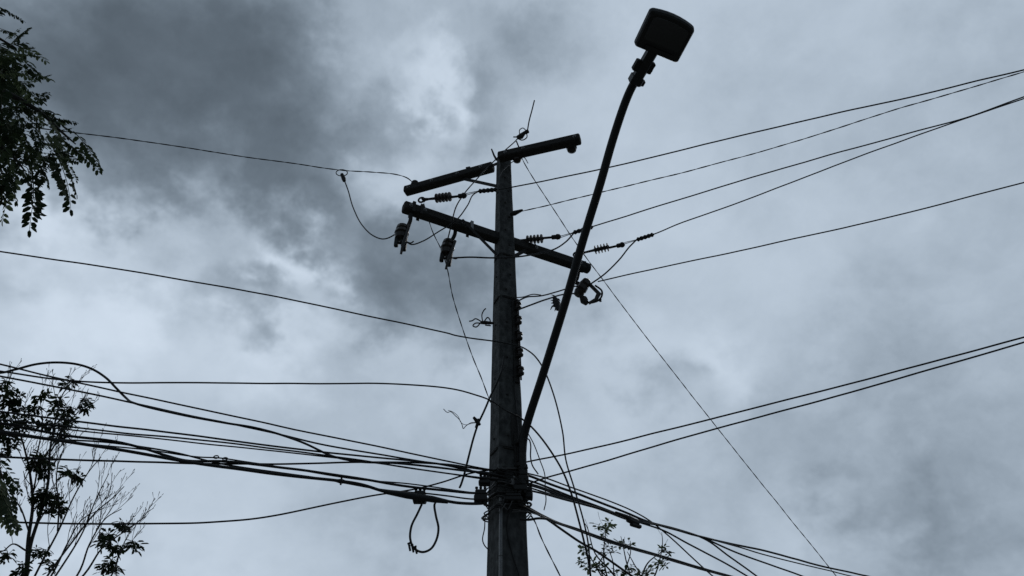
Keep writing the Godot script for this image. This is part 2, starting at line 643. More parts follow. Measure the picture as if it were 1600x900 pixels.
func pole() -> void:
	var p := thing("utility_pole", "tall tapering square concrete pole carrying crossarms, cables and lamp", "utility pole", "", axis(0))
	var s := Shape.new()
	var rings := []
	var top := 8.56
	for i in 71:
		var h := top * i / 70.0
		var w := half(h)
		var cut := 0.016 + rng.randf_range(-0.003, 0.003)
		if i == 70:
			w -= 0.008
		var r := PackedVector3Array()
		for c in [[w, w - cut], [w - cut, w], [-w + cut, w], [-w, w - cut], [-w, -w + cut], [-w + cut, -w], [w - cut, -w], [w, -w + cut]]:
			r.append(axis(h) + side() * c[0] + broad() * c[1] + Vector3(rng.randf_range(-1, 1), 0, rng.randf_range(-1, 1)) * 0.0012)
		r.reverse()
		rings.append(r)
	s.loft(rings)
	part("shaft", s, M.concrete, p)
	# through bolts up the broad face and the narrow face
	for i in 17:
		var h := 4.75 + i * 0.21
		s = Shape.new()
		var u := 0.25 if i % 2 else -0.3
		var b := on_pole(u, h, -0.004)
		s.lathe(b, broad(), [[0, 0.011], [0.012, 0.011], [0.015, 0.006]], 8)
		part("bolt", s, M.iron, p)
		if i % 3 == 0:
			s = Shape.new()
			s.lathe(axis(h) - side() * (half(h) - 0.004), -side(), [[0, 0.01], [0.012, 0.01], [0.015, 0.005]], 8)
			part("bolt", s, M.iron, p)
	# grey moulding strip that runs down the corner below the clamps
	s = Shape.new()
	var strip := []
	for i in 9:
		var h := 0.2 + 3.95 * i / 8.0
		strip.append(axis(h) + broad() * (half(h) + 0.004) - side() * (half(h) - 0.012))
	for i in 8:
		s.bar(strip[i], strip[i + 1], broad(), 0.028, 0.02, 0.004)
	part("wire_moulding", s, M.zinc, p)
	# a worn number plate and tape scraps on the faces
	s = Shape.new()
	s.bar(on_pole(0.3, 4.66, 0.004), on_pole(0.3, 4.98, 0.004), broad(), 0.085, 0.008, 0.002)
	part("backing_plate", s, M.iron, p)
	for h in [4.2, 4.42, 4.62, 6.32, 6.9]:
		s = Shape.new()
		var loop := ring_round(h, 0.004)
		s.tube(loop, 0.0075, 6, true)
		s.tube(ring_round(h + 0.014, 0.004), 0.0075, 6, true)
		part("steel_band", s, M.iron, p)


func brace(a: Vector3, b: Vector3, parent: Node3D) -> void:
	var s := Shape.new()
	s.bar(a, b, Vector3.UP, 0.008, 0.04, 0.002)
	part("brace", s, M.iron, parent)


func crossarms() -> void:
	# upper pair of arms, meeting in a shallow V at the pole's head
	var l0 := D(633, 299, 6.97)
	var l1 := D(771, 251, 6.42)
	var r0 := D(779, 246, 6.13)
	var r1 := D(907, 216, 6.03)
	r1.y = r0.y
	l1.y = l0.y
	r1 = EYE + ray(907, 217) * (r0.y - EYE.y) / ray(907, 217).y
	var c := thing("crossarm", "upper left dark crossarm, bolted beside the pole's head", "crossarm", "crossarms on the pole", l1)
	var s := Shape.new()
	s.bar(l0, l1, Vector3.UP, 0.115, 0.1, 0.012)
	part("beam", s, M.wood, c)
	bolts(l0, l1, [0.06, 0.33, 0.62, 0.88], c)
	brace(D(722, 279, 6.6), D(777, 291, 6.22), c)
	s = Shape.new()
	s.bar(l1 + (l0 - l1) * 0.12, axis(l0.y - 0.02), Vector3.UP, 0.012, 0.045, 0.003)
	part("strap", s, M.iron, c)
	s = Shape.new()
	var jog := (l0 - l1).normalized()
	s.bar(l1 + jog * 0.30 + Vector3(0, 0.05, 0.04), l1 + jog * 0.36 + Vector3(0, 0.055, 0.04), Vector3.UP, 0.05, 0.02, 0.004)
	part("washer_plate", s, M.zinc, c)
	c = thing("crossarm", "upper right dark crossarm reaching from the pole's head towards the lamp", "crossarm", "crossarms on the pole", r0)
	s = Shape.new()
	s.bar(r0, r1, Vector3.UP, 0.115, 0.1, 0.012)
	part("beam", s, M.wood, c)
	bolts(r0, r1, [0.1, 0.32, 0.94], c)
	# lower arm, one long beam behind the pole
	var a0 := D(630, 323, 5.88)
	var a1 := D(914, 418, 6.9)
	a1 = EYE + ray(914, 418) * (a0.y - EYE.y) / ray(914, 418).y
	var mid := axis(a0.y)
	var t := (a1 - a0).normalized()
	c = thing("crossarm", "lower long dark crossarm with fuse cutouts hanging from its ends", "crossarm", "crossarms on the pole", mid)
	s = Shape.new()
	s.bar(a0, a1, Vector3.UP, 0.11, 0.11, 0.012)
	part("beam", s, M.wood, c)
	bolts(a0, a1, [0.03, 0.1, 0.3, 0.7, 0.96], c)
	brace(D(722, 343, 5.98), D(776, 398, 6.16), c)
	brace(D(838, 383, 6.5), D(800, 402, 6.25), c)
	for f in [0.045, 0.085, 0.345]:
		s = Shape.new()
		var q := a0.lerp(a1, f)
		var e := t.cross(Vector3.UP).normalized()
		s.bar(q - e * 0.061 + Vector3(0, 0.062, 0), q + e * 0.061 + Vector3(0, 0.062, 0), Vector3.UP, 0.035, 0.008, 0.002)
		s.bar(q + e * 0.061 + Vector3(0, 0.07, 0), q + e * 0.061 - Vector3(0, 0.07, 0), e, 0.035, 0.008, 0.002)
		s.bar(q - e * 0.061 + Vector3(0, 0.07, 0), q - e * 0.061 - Vector3(0, 0.07, 0), e, 0.035, 0.008, 0.002)
		part("mounting_strap", s, M.strap if f > 0.3 else M.iron, c)
	s = Shape.new()
	s.lathe(a1, t, [[-0.01, 0.05], [0.0, 0.062], [0.045, 0.062], [0.055, 0.05], [0.06, 0.02]], 16)
	part("end_cap", s, M.iron, c)
	s = Shape.new()
	s.lathe(a1 + t * 0.01 + Vector3(0, 0.05, 0), Vector3.UP, [[0, 0.012], [0.04, 0.012], [0.05, 0.006]], 8)
	part("end_stud", s, M.zinc, c)


func bolts(a: Vector3, b: Vector3, at: Array, parent: Node3D) -> void:
	var t := (b - a).normalized()
	var e := t.cross(Vector3.UP).normalized()
	if e.z < 0:
		e = -e
	for f in at:
		var s := Shape.new()
		var q := a.lerp(b, f)
		s.lathe(q + e * 0.05, e, [[0, 0.022], [0.012, 0.022], [0.0125, 0.013], [0.026, 0.013], [0.03, 0.008]], 6)
		part("bolt", s, M.strap, parent)
		s = Shape.new()
		s.lathe(q + Vector3(0, 0.045, 0), Vector3.UP, [[0, 0.02], [0.01, 0.02], [0.012, 0.011], [0.03, 0.011]], 6)
		part("bolt", s, M.iron, parent)


func street_lamp() -> void:
	var foot := on_pole(0.62, D(812, 706, 6.15).y, 0.05)
	var head := H(1022, 68, 7.15)
	var to := Vector2(head.x - foot.x, head.z - foot.z)
	var nor := Vector3(to.y, 0, -to.x)
	var line := [foot]
	for q in [[819, 680], [850, 580], [884, 470], [912, 372], [938, 287], [957, 220], [974, 168], [984, 143], [995, 122], [1006, 104], [1014, 89]]:
		var r := ray(q[0], q[1])
		line.append(EYE + r * (foot - EYE).dot(nor) / r.dot(nor))
	var l := thing("street_lamp", "dark street lamp on a long slanting arm bracketed to the pole", "street lamp", "", foot)
	var s := Shape.new()
	s.tube(smooth(line, 6), 0.037, 16)
	part("arm", s, M.arm, l)
	# fitting: spigot, collar with lugs
	var z := line.size()
	var e0: Vector3 = line[z - 1]
	var dir: Vector3 = (e0 - line[z - 3]).normalized()
	var across := dir.cross(Vector3.UP).normalized()
	var roll := across.cross(dir).normalized()
	s = Shape.new()
	s.bar(e0 - dir * 0.2, e0 + dir * 0.2, roll, 0.09, 0.085, 0.014)
	part("spigot", s, M.lamp, l)
	s = Shape.new()
	s.bar(e0 - dir * 0.26, e0 - dir * 0.18, roll, 0.108, 0.1, 0.01)
	part("collar", s, M.lamp, l)
	for f in [[-1.0, -0.13, -0.03], [1.0, -0.15, -0.05], [-1.0, -0.25, -0.2]]:
		s = Shape.new()
		var c0: Vector3 = e0 + across * f[0] * 0.062
		s.bar(c0 + dir * f[1], c0 + dir * f[2], roll, 0.045, 0.055, 0.006)
		part("lug", s, M.iron, l)
	for f in [-0.1, -0.05]:
		s = Shape.new()
		s.lathe(e0 + dir * f - across * 0.083, -across, [[0, 0.011], [0.008, 0.011], [0.011, 0.006]], 6)
		part("bolt", s, M.iron, l)
	# head: a wide shallow housing with a bulged far edge
	var hh: float = e0.y + 0.02
	var c := [H(1016, 12, hh), H(1086, 43, hh), H(1058, 96, hh), H(989, 68, hh)]
	var mid: Vector3 = (c[0] + c[1] + c[2] + c[3]) / 4.0
	var fwd: Vector3 = ((c[0] + c[1]) / 2.0 - (c[2] + c[3]) / 2.0)
	var wid: Vector3 = ((c[1] + c[2]) / 2.0 - (c[0] + c[3]) / 2.0)
	var shell := []
	for lay in [[-0.045, 0.93], [-0.03, 0.985], [0.0, 1.0], [0.022, 0.97], [0.04, 0.86], [0.05, 0.6]]:
		shell.append(outline(mid + Vector3(0, lay[0], 0), wid * lay[1], fwd * lay[1]))
	s = Shape.new()
	s.loft(shell)
	part("housing", s, M.lamp, l)
	s = Shape.new()
	s.loft([outline(mid + Vector3(0, -0.0435, 0) + fwd * 0.1, wid * 0.8, fwd * 0.62), outline(mid + Vector3(0, -0.051, 0) + fwd * 0.1, wid * 0.78, fwd * 0.6)])
	part("lens", s, M.lens, l)
	s = Shape.new()
	s.bar(mid - fwd * 0.38 - wid * 0.3 + Vector3(0, -0.048, 0), mid - fwd * 0.38 + wid * 0.3 + Vector3(0, -0.048, 0), Vector3.UP, 0.05, 0.01, 0.003)
	part("gear_cover", s, M.lamp, l)
	for i in 5:
		s = Shape.new()
		var q := mid + wid * (i - 2) * 0.13 + Vector3(0, 0.05, 0)
		s.bar(q - fwd * 0.3, q + fwd * 0.3, Vector3.UP, 0.008, 0.03, 0.003)
		part("cooling_fin", s, M.lamp, l)
	# wall bracket of the arm
	s = Shape.new()
	s.bar(on_pole(0.55, foot.y - 0.34, 0.014), on_pole(0.55, foot.y + 0.2, 0.014), broad(), 0.1, 0.02, 0.005)
	part("base_plate", s, M.iron, l)
	s = Shape.new()
	s.tube(smooth([on_pole(0.55, foot.y - 0.24, 0.04), foot + Vector3(0, -0.1, 0), foot], 6), 0.037, 12)
	part("arm_stub", s, M.arm, l)
	for dy in [-0.27, -0.12, 0.1]:
		s = Shape.new()
		s.bar(on_pole(0.15, foot.y + dy, 0.02), on_pole(0.95, foot.y + dy, 0.02), broad(), 0.035, 0.1, 0.006)
		part("clamp_bar", s, M.iron, l)


func outline(mid: Vector3, wid: Vector3, fwd: Vector3) -> PackedVector3Array:
	var r := PackedVector3Array()
	var edge := []
	# corners rounded, far edge bulged outwards
	var cr := 0.075
	var centres := [[0.5 - cr, 0.5 - cr, 0.0], [-0.5 + cr, 0.5 - cr, 90.0], [-0.5 + cr, -0.5 + cr, 180.0], [0.5 - cr, -0.5 + cr, 270.0]]
	for ci in 4:
		var q: Array = centres[ci]
		for i in 5:
			var a := deg_to_rad(q[2] + 90.0 * i / 4.0)
			edge.append(Vector2(q[0] + cr * cos(a), q[1] + cr * sin(a)))
		if ci == 0:
			for i in range(1, 6):
				edge.append(Vector2(lerpf(0.5 - cr, -0.5 + cr, i / 6.0), 0.5))
	for e in edge:
		var x: float = e.x
		var y: float = e.y
		if y > 0:
			y += 0.09 * (1.0 - 4.0 * x * x) * smoothstep(0.2, 0.5, y)
		r.append(mid + wid * x + fwd * y)
	return r


# ------------------------------------------------------------------ insulators, cutouts and clamps
func strain(px: Array, plane_d: float, head: Vector2, label: String) -> Array:
	# px: anchor, start of sheds, end of sheds, far eye
	var p := span(plane_d, head, px)
	var a: Vector3 = p[0]
	var dir: Vector3 = (p[3] - p[0]).normalized()
	var o := thing("strain_insulator", label, "insulator", "ribbed strain insulators at the crossarms", a)
	var s := Shape.new()
	s.tube([a, p[0].lerp(p[1], 0.5), p[1]], [0.022, 0.013, 0.016], 10)
	part("end_fitting", s, M.iron, o)
	var len: float = (p[2] - p[1]).length()
	var prof := [[0, 0.018]]
	for i in 5:
		var c := len * (i + 0.5) / 5.0
		prof.append_array([[c - len * 0.06, 0.022], [c - len * 0.02, 0.052], [c + len * 0.025, 0.05], [c + len * 0.055, 0.022]])
	prof.append([len, 0.018])
	s = Shape.new()
	s.lathe(p[1], dir, prof, 18)
	part("ribbed_body", s, M.polymer, o)
	s = Shape.new()
	var b: Vector3 = p[2]
	var e: Vector3 = p[3]
	s.lathe(b, dir, [[0, 0.014], [(e - b).length() * 0.5, 0.013], [(e - b).length() * 0.55, 0.026], [(e - b).length() * 0.8, 0.026], [(e - b).length() * 0.85, 0.034], [(e - b).length(), 0.03], [(e - b).length() + 0.015, 0.015]], 12)
	part("socket_fitting", s, M.iron, o)
	s = Shape.new()
	var u := dir.cross(Vector3.UP).normalized()
	var loop := []
	for i in 12:
		var g := TAU * i / 12
		loop.append(a - dir * 0.02 + (dir * cos(g) + Vector3.UP * sin(g)) * 0.035)
	s.tube(loop, 0.011, 6, true)
	s.lathe(a - u * 0.03, u, [[0, 0.014], [0.06, 0.014]], 8)
	part("shackle", s, M.iron, o)
	return p


func knob(at: Vector3, dir: Vector3, r: float, label: String) -> void:
	var o := thing("pin_insulator", label, "insulator", "dark knob insulators on the crossarms", at)
	var s := Shape.new()
	s.lathe(at, dir, [[0, r * 1.0], [r * 0.35, r * 1.05], [r * 0.5, r * 0.8], [r * 0.7, r * 0.78], [r * 0.8, r * 0.95], [r * 1.15, r * 0.85], [r * 1.4, r * 0.5], [r * 1.5, r * 0.15]], 16)
	part("glazed_body", s, M.glaze, o)
	s = Shape.new()
	s.lathe(at - dir * 0.05, dir, [[0, 0.012], [0.05, 0.012]], 8)
	part("pin", s, M.iron, o)


func cutout(hook: Array, body: Array, d: float, label: String) -> void:
	var o := thing("fuse_cutout", label, "fuse cutout", "fuse cutouts hanging from the lower crossarm", D(hook[0][0], hook[0][1], d))
	var s := Shape.new()
	var h := []
	for q in hook:
		h.append(D(q[0], q[1], d))
	s.tube(smooth(h, 5), 0.021, 10)
	part("hanger", s, M.iron, o)
	var a := D(body[0][0], body[0][1], d)
	var b := D(body[1][0], body[1][1], d)
	var dir := (b - a).normalized()
	var len := (b - a).length()
	s = Shape.new()
	s.lathe(a, dir, [[-0.015, 0.01], [0, 0.034], [len * 0.12, 0.062], [len * 0.3, 0.068], [len * 0.36, 0.06], [len * 0.42, 0.07], [len * 0.6, 0.076], [len * 0.68, 0.064], [len * 0.74, 0.07], [len * 0.95, 0.06], [len, 0.03]], 18)
	part("porcelain_body", s, M.glaze, o)
	var u := dir.cross(Vector3(0, 0, 1)).normalized()
	var front := u.cross(dir).normalized()
	if front.z < 0:
		front = -front
	# lower contacts, the fuse tube and its hanging trunnion
	s = Shape.new()
	s.bar(b - u * 0.045 - dir * 0.03, b - u * 0.05 + dir * 0.15, front, 0.045, 0.05, 0.008)
	part("contact_arm", s, M.rubber, o)
	s = Shape.new()
	s.bar(b + u * 0.04 - dir * 0.02, b + u * 0.035 + dir * 0.1, front, 0.042, 0.045, 0.008)
	part("contact_arm", s, M.rubber, o)
	s = Shape.new()
	s.bar(b - u * 0.07 + dir * 0.055, b + u * 0.06 + dir * 0.05, front, 0.02, 0.02, 0.003)
	s.lathe(b - u * 0.02 + dir * 0.05 - front * 0.04, front, [[0, 0.016], [0.08, 0.016]], 8)
	part("trunnion", s, M.iron, o)
	s = Shape.new()
	s.tube([b - u * 0.075 - dir * 0.16 + front * 0.05, b - u * 0.045 + dir * 0.1 + front * 0.05, b - u * 0.03 + dir * 0.2], [0.016, 0.018, 0.012], 8)
	part("fuse_tube", s, M.polymer, o)
	s = Shape.new()
	s.tube(smooth([b - u * 0.06 + dir * 0.03, b - u * 0.11 + dir * 0.045, b - u * 0.135 + dir * 0.02], 5), 0.007, 6)
	part("pull_ring", s, M.iron, o)


func grip(a: Vector3, b: Vector3, r: float, label: String) -> void:
	# a wound dead-end grip
	var s := Shape.new()
	var line := []
	var radii := []
	for i in 25:
		var f := i / 24.0
		line.append(a.lerp(b, f))
		radii.append(r * (0.62 + 0.38 * absf(sin(f * PI * 5.0))) * (1.0 if f > 0.08 and f < 0.92 else 0.6))
	s.tube(line, radii, 10)
	single("dead_end_grip", s, M.rubber, label, "cable grip", "wound dead-end grips on the power lines")


func hardware() -> void:
	# knobs on the upper arms
	knob(D(648, 290, 6.9), Vector3.UP, 0.052, "dark knob insulator standing on the far end of the upper left crossarm")
	knob(D(893, 229, 6.02), Vector3.DOWN, 0.06, "dark knob insulator hanging under the tip of the upper right crossarm")
	knob(D(808, 246, 6.1), Vector3.DOWN, 0.052, "dark knob insulator under the upper right crossarm, close to the pole")
	# strain insulators and their grips
	var up_head := Vector2(5.0, 1.7)
	strain([[661, 312], [680, 310], [705, 308], [727, 304]], 5.95, up_head, "ribbed strain insulator above the left end of the lower crossarm")
	strain([[806, 376], [822, 375], [849, 372], [874, 370]], 6.42, up_head, "ribbed strain insulator just right of the pole on the lower crossarm")
	strain([[903, 397], [928, 391], [952, 387], [974, 381]], 6.8, up_head, "ribbed strain insulator at the right end of the lower crossarm, beyond the lamp arm")
	var g := span(5.95, up_head, [[661, 312], [727, 304], [747, 299], [778, 296], [802, 292]])
	grip(g[2], g[3], 0.026, "thick black grip on the power line where it passes the pole's left edge")
	link(g[1], g[2], "thin steel link from the left strain insulator to its black grip")
	g = span(6.42, up_head, [[806, 376], [876, 370], [895, 364], [927, 354]])
	grip(g[2], g[3], 0.026, "thick black grip on the power line behind the lamp arm")
	link(g[1], g[2], "thin steel link between the middle strain insulator and the lamp arm")
	g = span(6.8, up_head, [[903, 397], [976, 380], [994, 375], [1022, 366]])
	grip(g[2], g[3], 0.027, "thick black grip on the power line farthest right of the lamp arm")
	link(g[1], g[2], "thin steel link beyond the rightmost strain insulator")
	# fuse cutouts
	cutout([[642, 330], [641, 345], [635, 358]], [[630, 352], [626, 374]], 5.9, "black fuse cutout hanging at the left tip of the lower crossarm")
	cutout([[711, 350], [711, 365], [706, 376]], [[702, 375], [697, 398]], 6.12, "black fuse cutout hanging between the arm's left tip and the pole")
	open_cutout()
	rack()
	pole_clamps()


func link(a: Vector3, b: Vector3, label: String) -> void:
	var s := Shape.new()
	var u := (b - a).cross(Vector3.UP).normalized() * 0.012
	s.tube([a + u, b + u * 0.4], 0.004, 6)
	s.tube([a - u, b - u * 0.4], 0.004, 6)
	single("steel_link", s, M.zinc, label, "link", "thin steel links")


func open_cutout() -> void:
	var d := 6.88
	var o := thing("fuse_cutout", "open fuse cutout forming a ring under the right end of the lower crossarm", "fuse cutout", "fuse cutouts hanging from the lower crossarm", D(905, 424, d))
	var s := Shape.new()
	s.tube(smooth([D(904, 424, d), D(901, 436, d), D(898, 440, d), D(906, 444, d)], 5), 0.024, 10)
	part("hanger", s, M.iron, o)
	s = Shape.new()
	var a := D(917, 439, d)
	var b := D(902, 461, d)
	var len := (b - a).length()
	s.lathe(a, b - a, [[-0.02, 0.03], [0, 0.05], [len * 0.25, 0.06], [len * 0.32, 0.05], [len * 0.4, 0.064], [len * 0.62, 0.066], [len * 0.7, 0.052], [len * 0.78, 0.062], [len, 0.045]], 18)
	part("porcelain_body", s, M.glaze, o)
	s = Shape.new()
	s.bar(D(920, 443, d), D(937, 460, d), Vector3(0, 0, 1), 0.03, 0.045, 0.006)
	part("upper_contact", s, M.iron, o)
	s = Shape.new()
	s.tube(smooth([D(930, 446, d), D(940, 454, d), D(940, 463, d), D(934, 470, d), D(925, 473, d)], 6), 0.011, 8)
	part("guard_ring", s, M.iron, o)
	s = Shape.new()
	s.tube([D(936, 458, d), D(931, 468, d), D(920, 474, d)], [0.028, 0.022, 0.018], 10)
	part("fuse_tube", s, M.polymer, o)
	s = Shape.new()
	s.tube([D(908, 462, d), D(912, 470, d), D(917, 474, d)], [0.024, 0.042, 0.03], 12)
	s.tube(smooth([D(909, 463, d), D(915, 464, d), D(918, 469, d)], 5), 0.009, 6)
	part("lower_contact", s, M.iron, o)
	s = Shape.new()
	s.lathe(D(938, 470, d), Vector3(0, 0, 1), [[-0.01, 0.012], [0.03, 0.012]], 8)
	s.tube([D(930, 469, d), D(940, 471, d)], 0.006, 6)
	part("pull_ring", s, M.iron, o)


func rack() -> void:
	var o := thing("secondary_rack", "upright rack of dark spool insulators strapped down the pole's right corner", "insulator rack", "", on_pole(0.9, D(806, 590, 6.15).y, 0.02))
	var top := D(802, 460, 6.12).y
	var low := D(806, 590, 6.12).y
	var s := Shape.new()
	s.bar(on_pole(0.55, low, 0.012), on_pole(0.55, top, 0.012), broad(), 0.06, 0.02, 0.004)
	part("channel", s, M.iron, o)
	s = Shape.new()
	s.tube([on_pole(0.8, low + 0.02, 0.045), on_pole(0.8, top, 0.045)], 0.008, 8)
	part("rod", s, M.iron, o)
	for y in [470, 493, 518, 544, 573]:
		var h := D(806, y, 6.12).y
		var c := on_pole(0.8, h, 0.045)
		s = Shape.new()
		s.lathe(c - Vector3(0, 0.042, 0), Vector3.UP, [[0, 0.016], [0.004, 0.031], [0.018, 0.034], [0.028, 0.024], [0.05, 0.024], [0.06, 0.034], [0.078, 0.031], [0.084, 0.016]], 16)
		part("spool", s, M.glaze, o)
		for e in [-0.05, 0.05]:
			s = Shape.new()
			s.bar(on_pole(0.5, h + e, 0.026), c + Vector3(0, e, 0) + broad() * 0.015, Vector3.UP, 0.045, 0.009, 0.002)
			part("clevis", s, M.iron, o)


func lump(at: Vector3, size: Vector3, label: String, called := "suspension_clamp", n := 3) -> void:
	# a bolted clamp: two jaws, keeper plate and bolts
	var o := thing(called, label, "clamp", "cable clamps", at)
	var s := Shape.new()
	s.bar(at - Vector3(size.x / 2, size.y * 0.2, 0), at + Vector3(size.x / 2, -size.y * 0.2, 0), Vector3.UP, size.z, size.y * 0.5, 0.008)
	part("jaw", s, M.rubber, o)
	s = Shape.new()
	s.bar(at + Vector3(-size.x * 0.42, size.y * 0.26, 0), at + Vector3(size.x * 0.42, size.y * 0.26, 0), Vector3.UP, size.z * 0.85, size.y * 0.4, 0.007)
	part("jaw", s, M.rubber, o)
	for i in n:
		s = Shape.new()
		var x := size.x * (-0.32 + 0.64 * i / maxf(1.0, n - 1))
		s.lathe(at + Vector3(x, -size.y * 0.65, size.z * 0.2), Vector3.UP, [[0, 0.008], [size.y * 0.12, 0.013], [size.y * 0.2, 0.013], [size.y * 1.2, 0.009], [size.y * 1.22, 0.014], [size.y * 1.34, 0.014]], 6)
		part("bolt", s, M.iron, o)


func pole_clamps() -> void:
	lump(D(757, 752, 6.12), Vector3(0.1, 0.075, 0.08), "small black cable clamp at the pole's left edge, above the larger one")
	lump(D(751, 776, 6.1), Vector3(0.11, 0.11, 0.1), "big black cable clamp at the pole's left edge where thick cables end")
	lump(D(826, 771, 6.2), Vector3(0.07, 0.11, 0.08), "black cable clamp on the pole's right edge beside the fanning cables", "suspension_clamp", 2)
	lump(on_pole(0.35, D(806, 756, 6.1).y, 0.06), Vector3(0.12, 0.1, 0.07), "black clamp on the front of the pole amid the cable tangle")
	lump(on_pole(-0.2, D(788, 776, 6.1).y, 0.055), Vector3(0.16, 0.07, 0.07), "wide low black clamp on the pole front, under the upper clamp")
	lump(on_pole(0.6, D(812, 740, 6.1).y, 0.06), Vector3(0.09, 0.12, 0.07), "tall black clamp on the pole front just under the lamp arm", "suspension_clamp", 2)
	# pale tag tied among the cables
	var s := Shape.new()
	var q := on_pole(-0.05, D(792, 748, 6.1).y, 0.035)
	s.bar(q + Vector3(-0.025, -0.03, 0), q + Vector3(0.02, 0.035, 0), broad(), 0.05, 0.003, 0.001)
	single("cable_tag", s, M.label, "small grey tag tied amid the cables wound on the pole", "tag")
	# tie wires and slack wound round the pole
	var k := 0
	for y in [728, 734, 741, 748, 754, 761, 767, 773, 779, 784, 789, 794]:
		s = Shape.new()
		s.tube(smooth(ring_round(D(792, y, 6.1).y, 0.012 + 0.03 * rng.randf(), rng.randf_range(-0.05, 0.05), 0.02), 2), 0.006 if k % 3 else 0.01, 6, false)
		single("tie_wire", s, M.rubber if k % 4 else M.bare, "black tie wire wound round the pole at the cable clamps", "wire", "tie wires wound round the pole")
		k += 1
	# frayed short ends that stick out of the tangle
	for i in 12:
		var a := on_pole(rng.randf_range(-0.9, 0.9), D(792, rng.randf_range(735, 795), 6.1).y, 0.03)
		var m := a + broad() * rng.randf_range(0.02, 0.07) + side() * rng.randf_range(-0.09, 0.09) + Vector3(0, rng.randf_range(-0.06, 0.04), 0)
		var e := m + side() * rng.randf_range(-0.1, 0.1) + Vector3(0, rng.randf_range(-0.11, 0.03), 0)
		s = Shape.new()
		s.tube(smooth([a, m, e], 6), 0.0045, 6)
		single("wire_tail", s, M.bare if i % 3 == 0 else M.rubber, "short bent wire tail sticking out of the tangle on the pole front", "wire", "wire tails in the tangle on the pole front")
	# splice closure on the left cables with its spare loop, clips
	var c := D(656, 777, 6.05)
	lump(c, Vector3(0.11, 0.1, 0.09), "black bolted splice closure on the left cables, above the hanging loop", "splice_closure")
	# closure on the right-hand bundle
	s = Shape.new()
	var p := span(6.2, RIGHT_LOW, [[822, 740], [980, 808], [988, 812], [997, 815]])
	var bx: Vector3 = (p[3] - p[1]).normalized()
	s.bar(p[1] + Vector3(0, -0.012, 0), p[3] + Vector3(0, -0.02, 0), Vector3.UP, 0.06, 0.06, 0.014)
	s.bar(p[2] - bx * 0.03 + Vector3(0, -0.05, 0), p[3] + bx * 0.03 + Vector3(0, -0.045, 0), Vector3.UP, 0.045, 0.035, 0.01)
	s.tube([p[1] - bx * 0.16, p[1]], [0.012, 0.022], 8)
	single("splice_closure", s, M.rubber, "black splice bulge on the cable bundle right of the pole", "clamp", "cable clamps")
	# anchored clamp with curled tails on the pole's left edge
	var o := thing("guy_clamp", "small clamp with curled wire ends sticking out left of the pole", "clamp", "cable clamps", D(768, 504, 6.2))
	s = Shape.new()
	s.tube([D(772, 505, 6.2), D(757, 504, 6.2), D(751, 504, 6.2)], [0.012, 0.02, 0.016], 8)
	part("clamp_body", s, M.iron, o)
	for t in [[[753, 503], [743, 498], [738, 501], [733, 502]], [[752, 503], [744, 511], [739, 509], [743, 505], [752, 505]], [[754, 502], [753, 492], [756, 485], [759, 482]], [[756, 503], [762, 496], [766, 501], [764, 507]], [[758, 508], [767, 509]]]:
		var w := []
		for q2 in t:
			w.append(D(q2[0], q2[1], 6.2))
		s = Shape.new()
		s.tube(smooth(w, 6), 0.0065, 6)
		part("wire_end", s, M.rubber, o)
	# clamp cluster on the lamp arm
	o = thing("wire_clump", "spiky dark clump of wire ends and connectors tied to the lamp arm", "wire", "", D(868, 474, 5.75))
	s = Shape.new()
	s.tube([D(866, 464, 5.72), D(870, 474, 5.72), D(872, 484, 5.72)], [0.018, 0.036, 0.02], 8)
	part("connector", s, M.rubber, o)
	for i in 16:
		var a := D(866 + rng.randf_range(-1, 6), 465 + rng.randf_range(0, 18), 5.72)
		s = Shape.new()
		var e := a + Vector3(rng.randf_range(-0.06, 0.03), rng.randf_range(-0.06, 0.05), rng.randf_range(-0.03, 0.04))
		s.tube([a, a.lerp(e, 0.5) + Vector3(0, 0.01, 0), e], [0.009, 0.007, 0.003], 6)
		part("wire_end", s, M.rubber, o)
	s = Shape.new()
	s.lathe(D(873, 488, 5.7), Vector3(0.8, 0.1, 0.3), [[0, 0.014], [0.02, 0.022], [0.04, 0.02], [0.05, 0.01]], 8)
	single("band_clamp", s, M.iron, "small bolted clamp knob on the lamp arm below the spiky clump", "clamp", "cable clamps")


# ------------------------------------------------------------------ lines
const RIGHT_UP := Vector2(5.0, 1.7)
const RIGHT_MID := Vector2(3.8, 1.5)
const RIGHT_LOW := Vector2(4.7, -4.1)
const LEFT := Vector2(-3.9, 1.1)


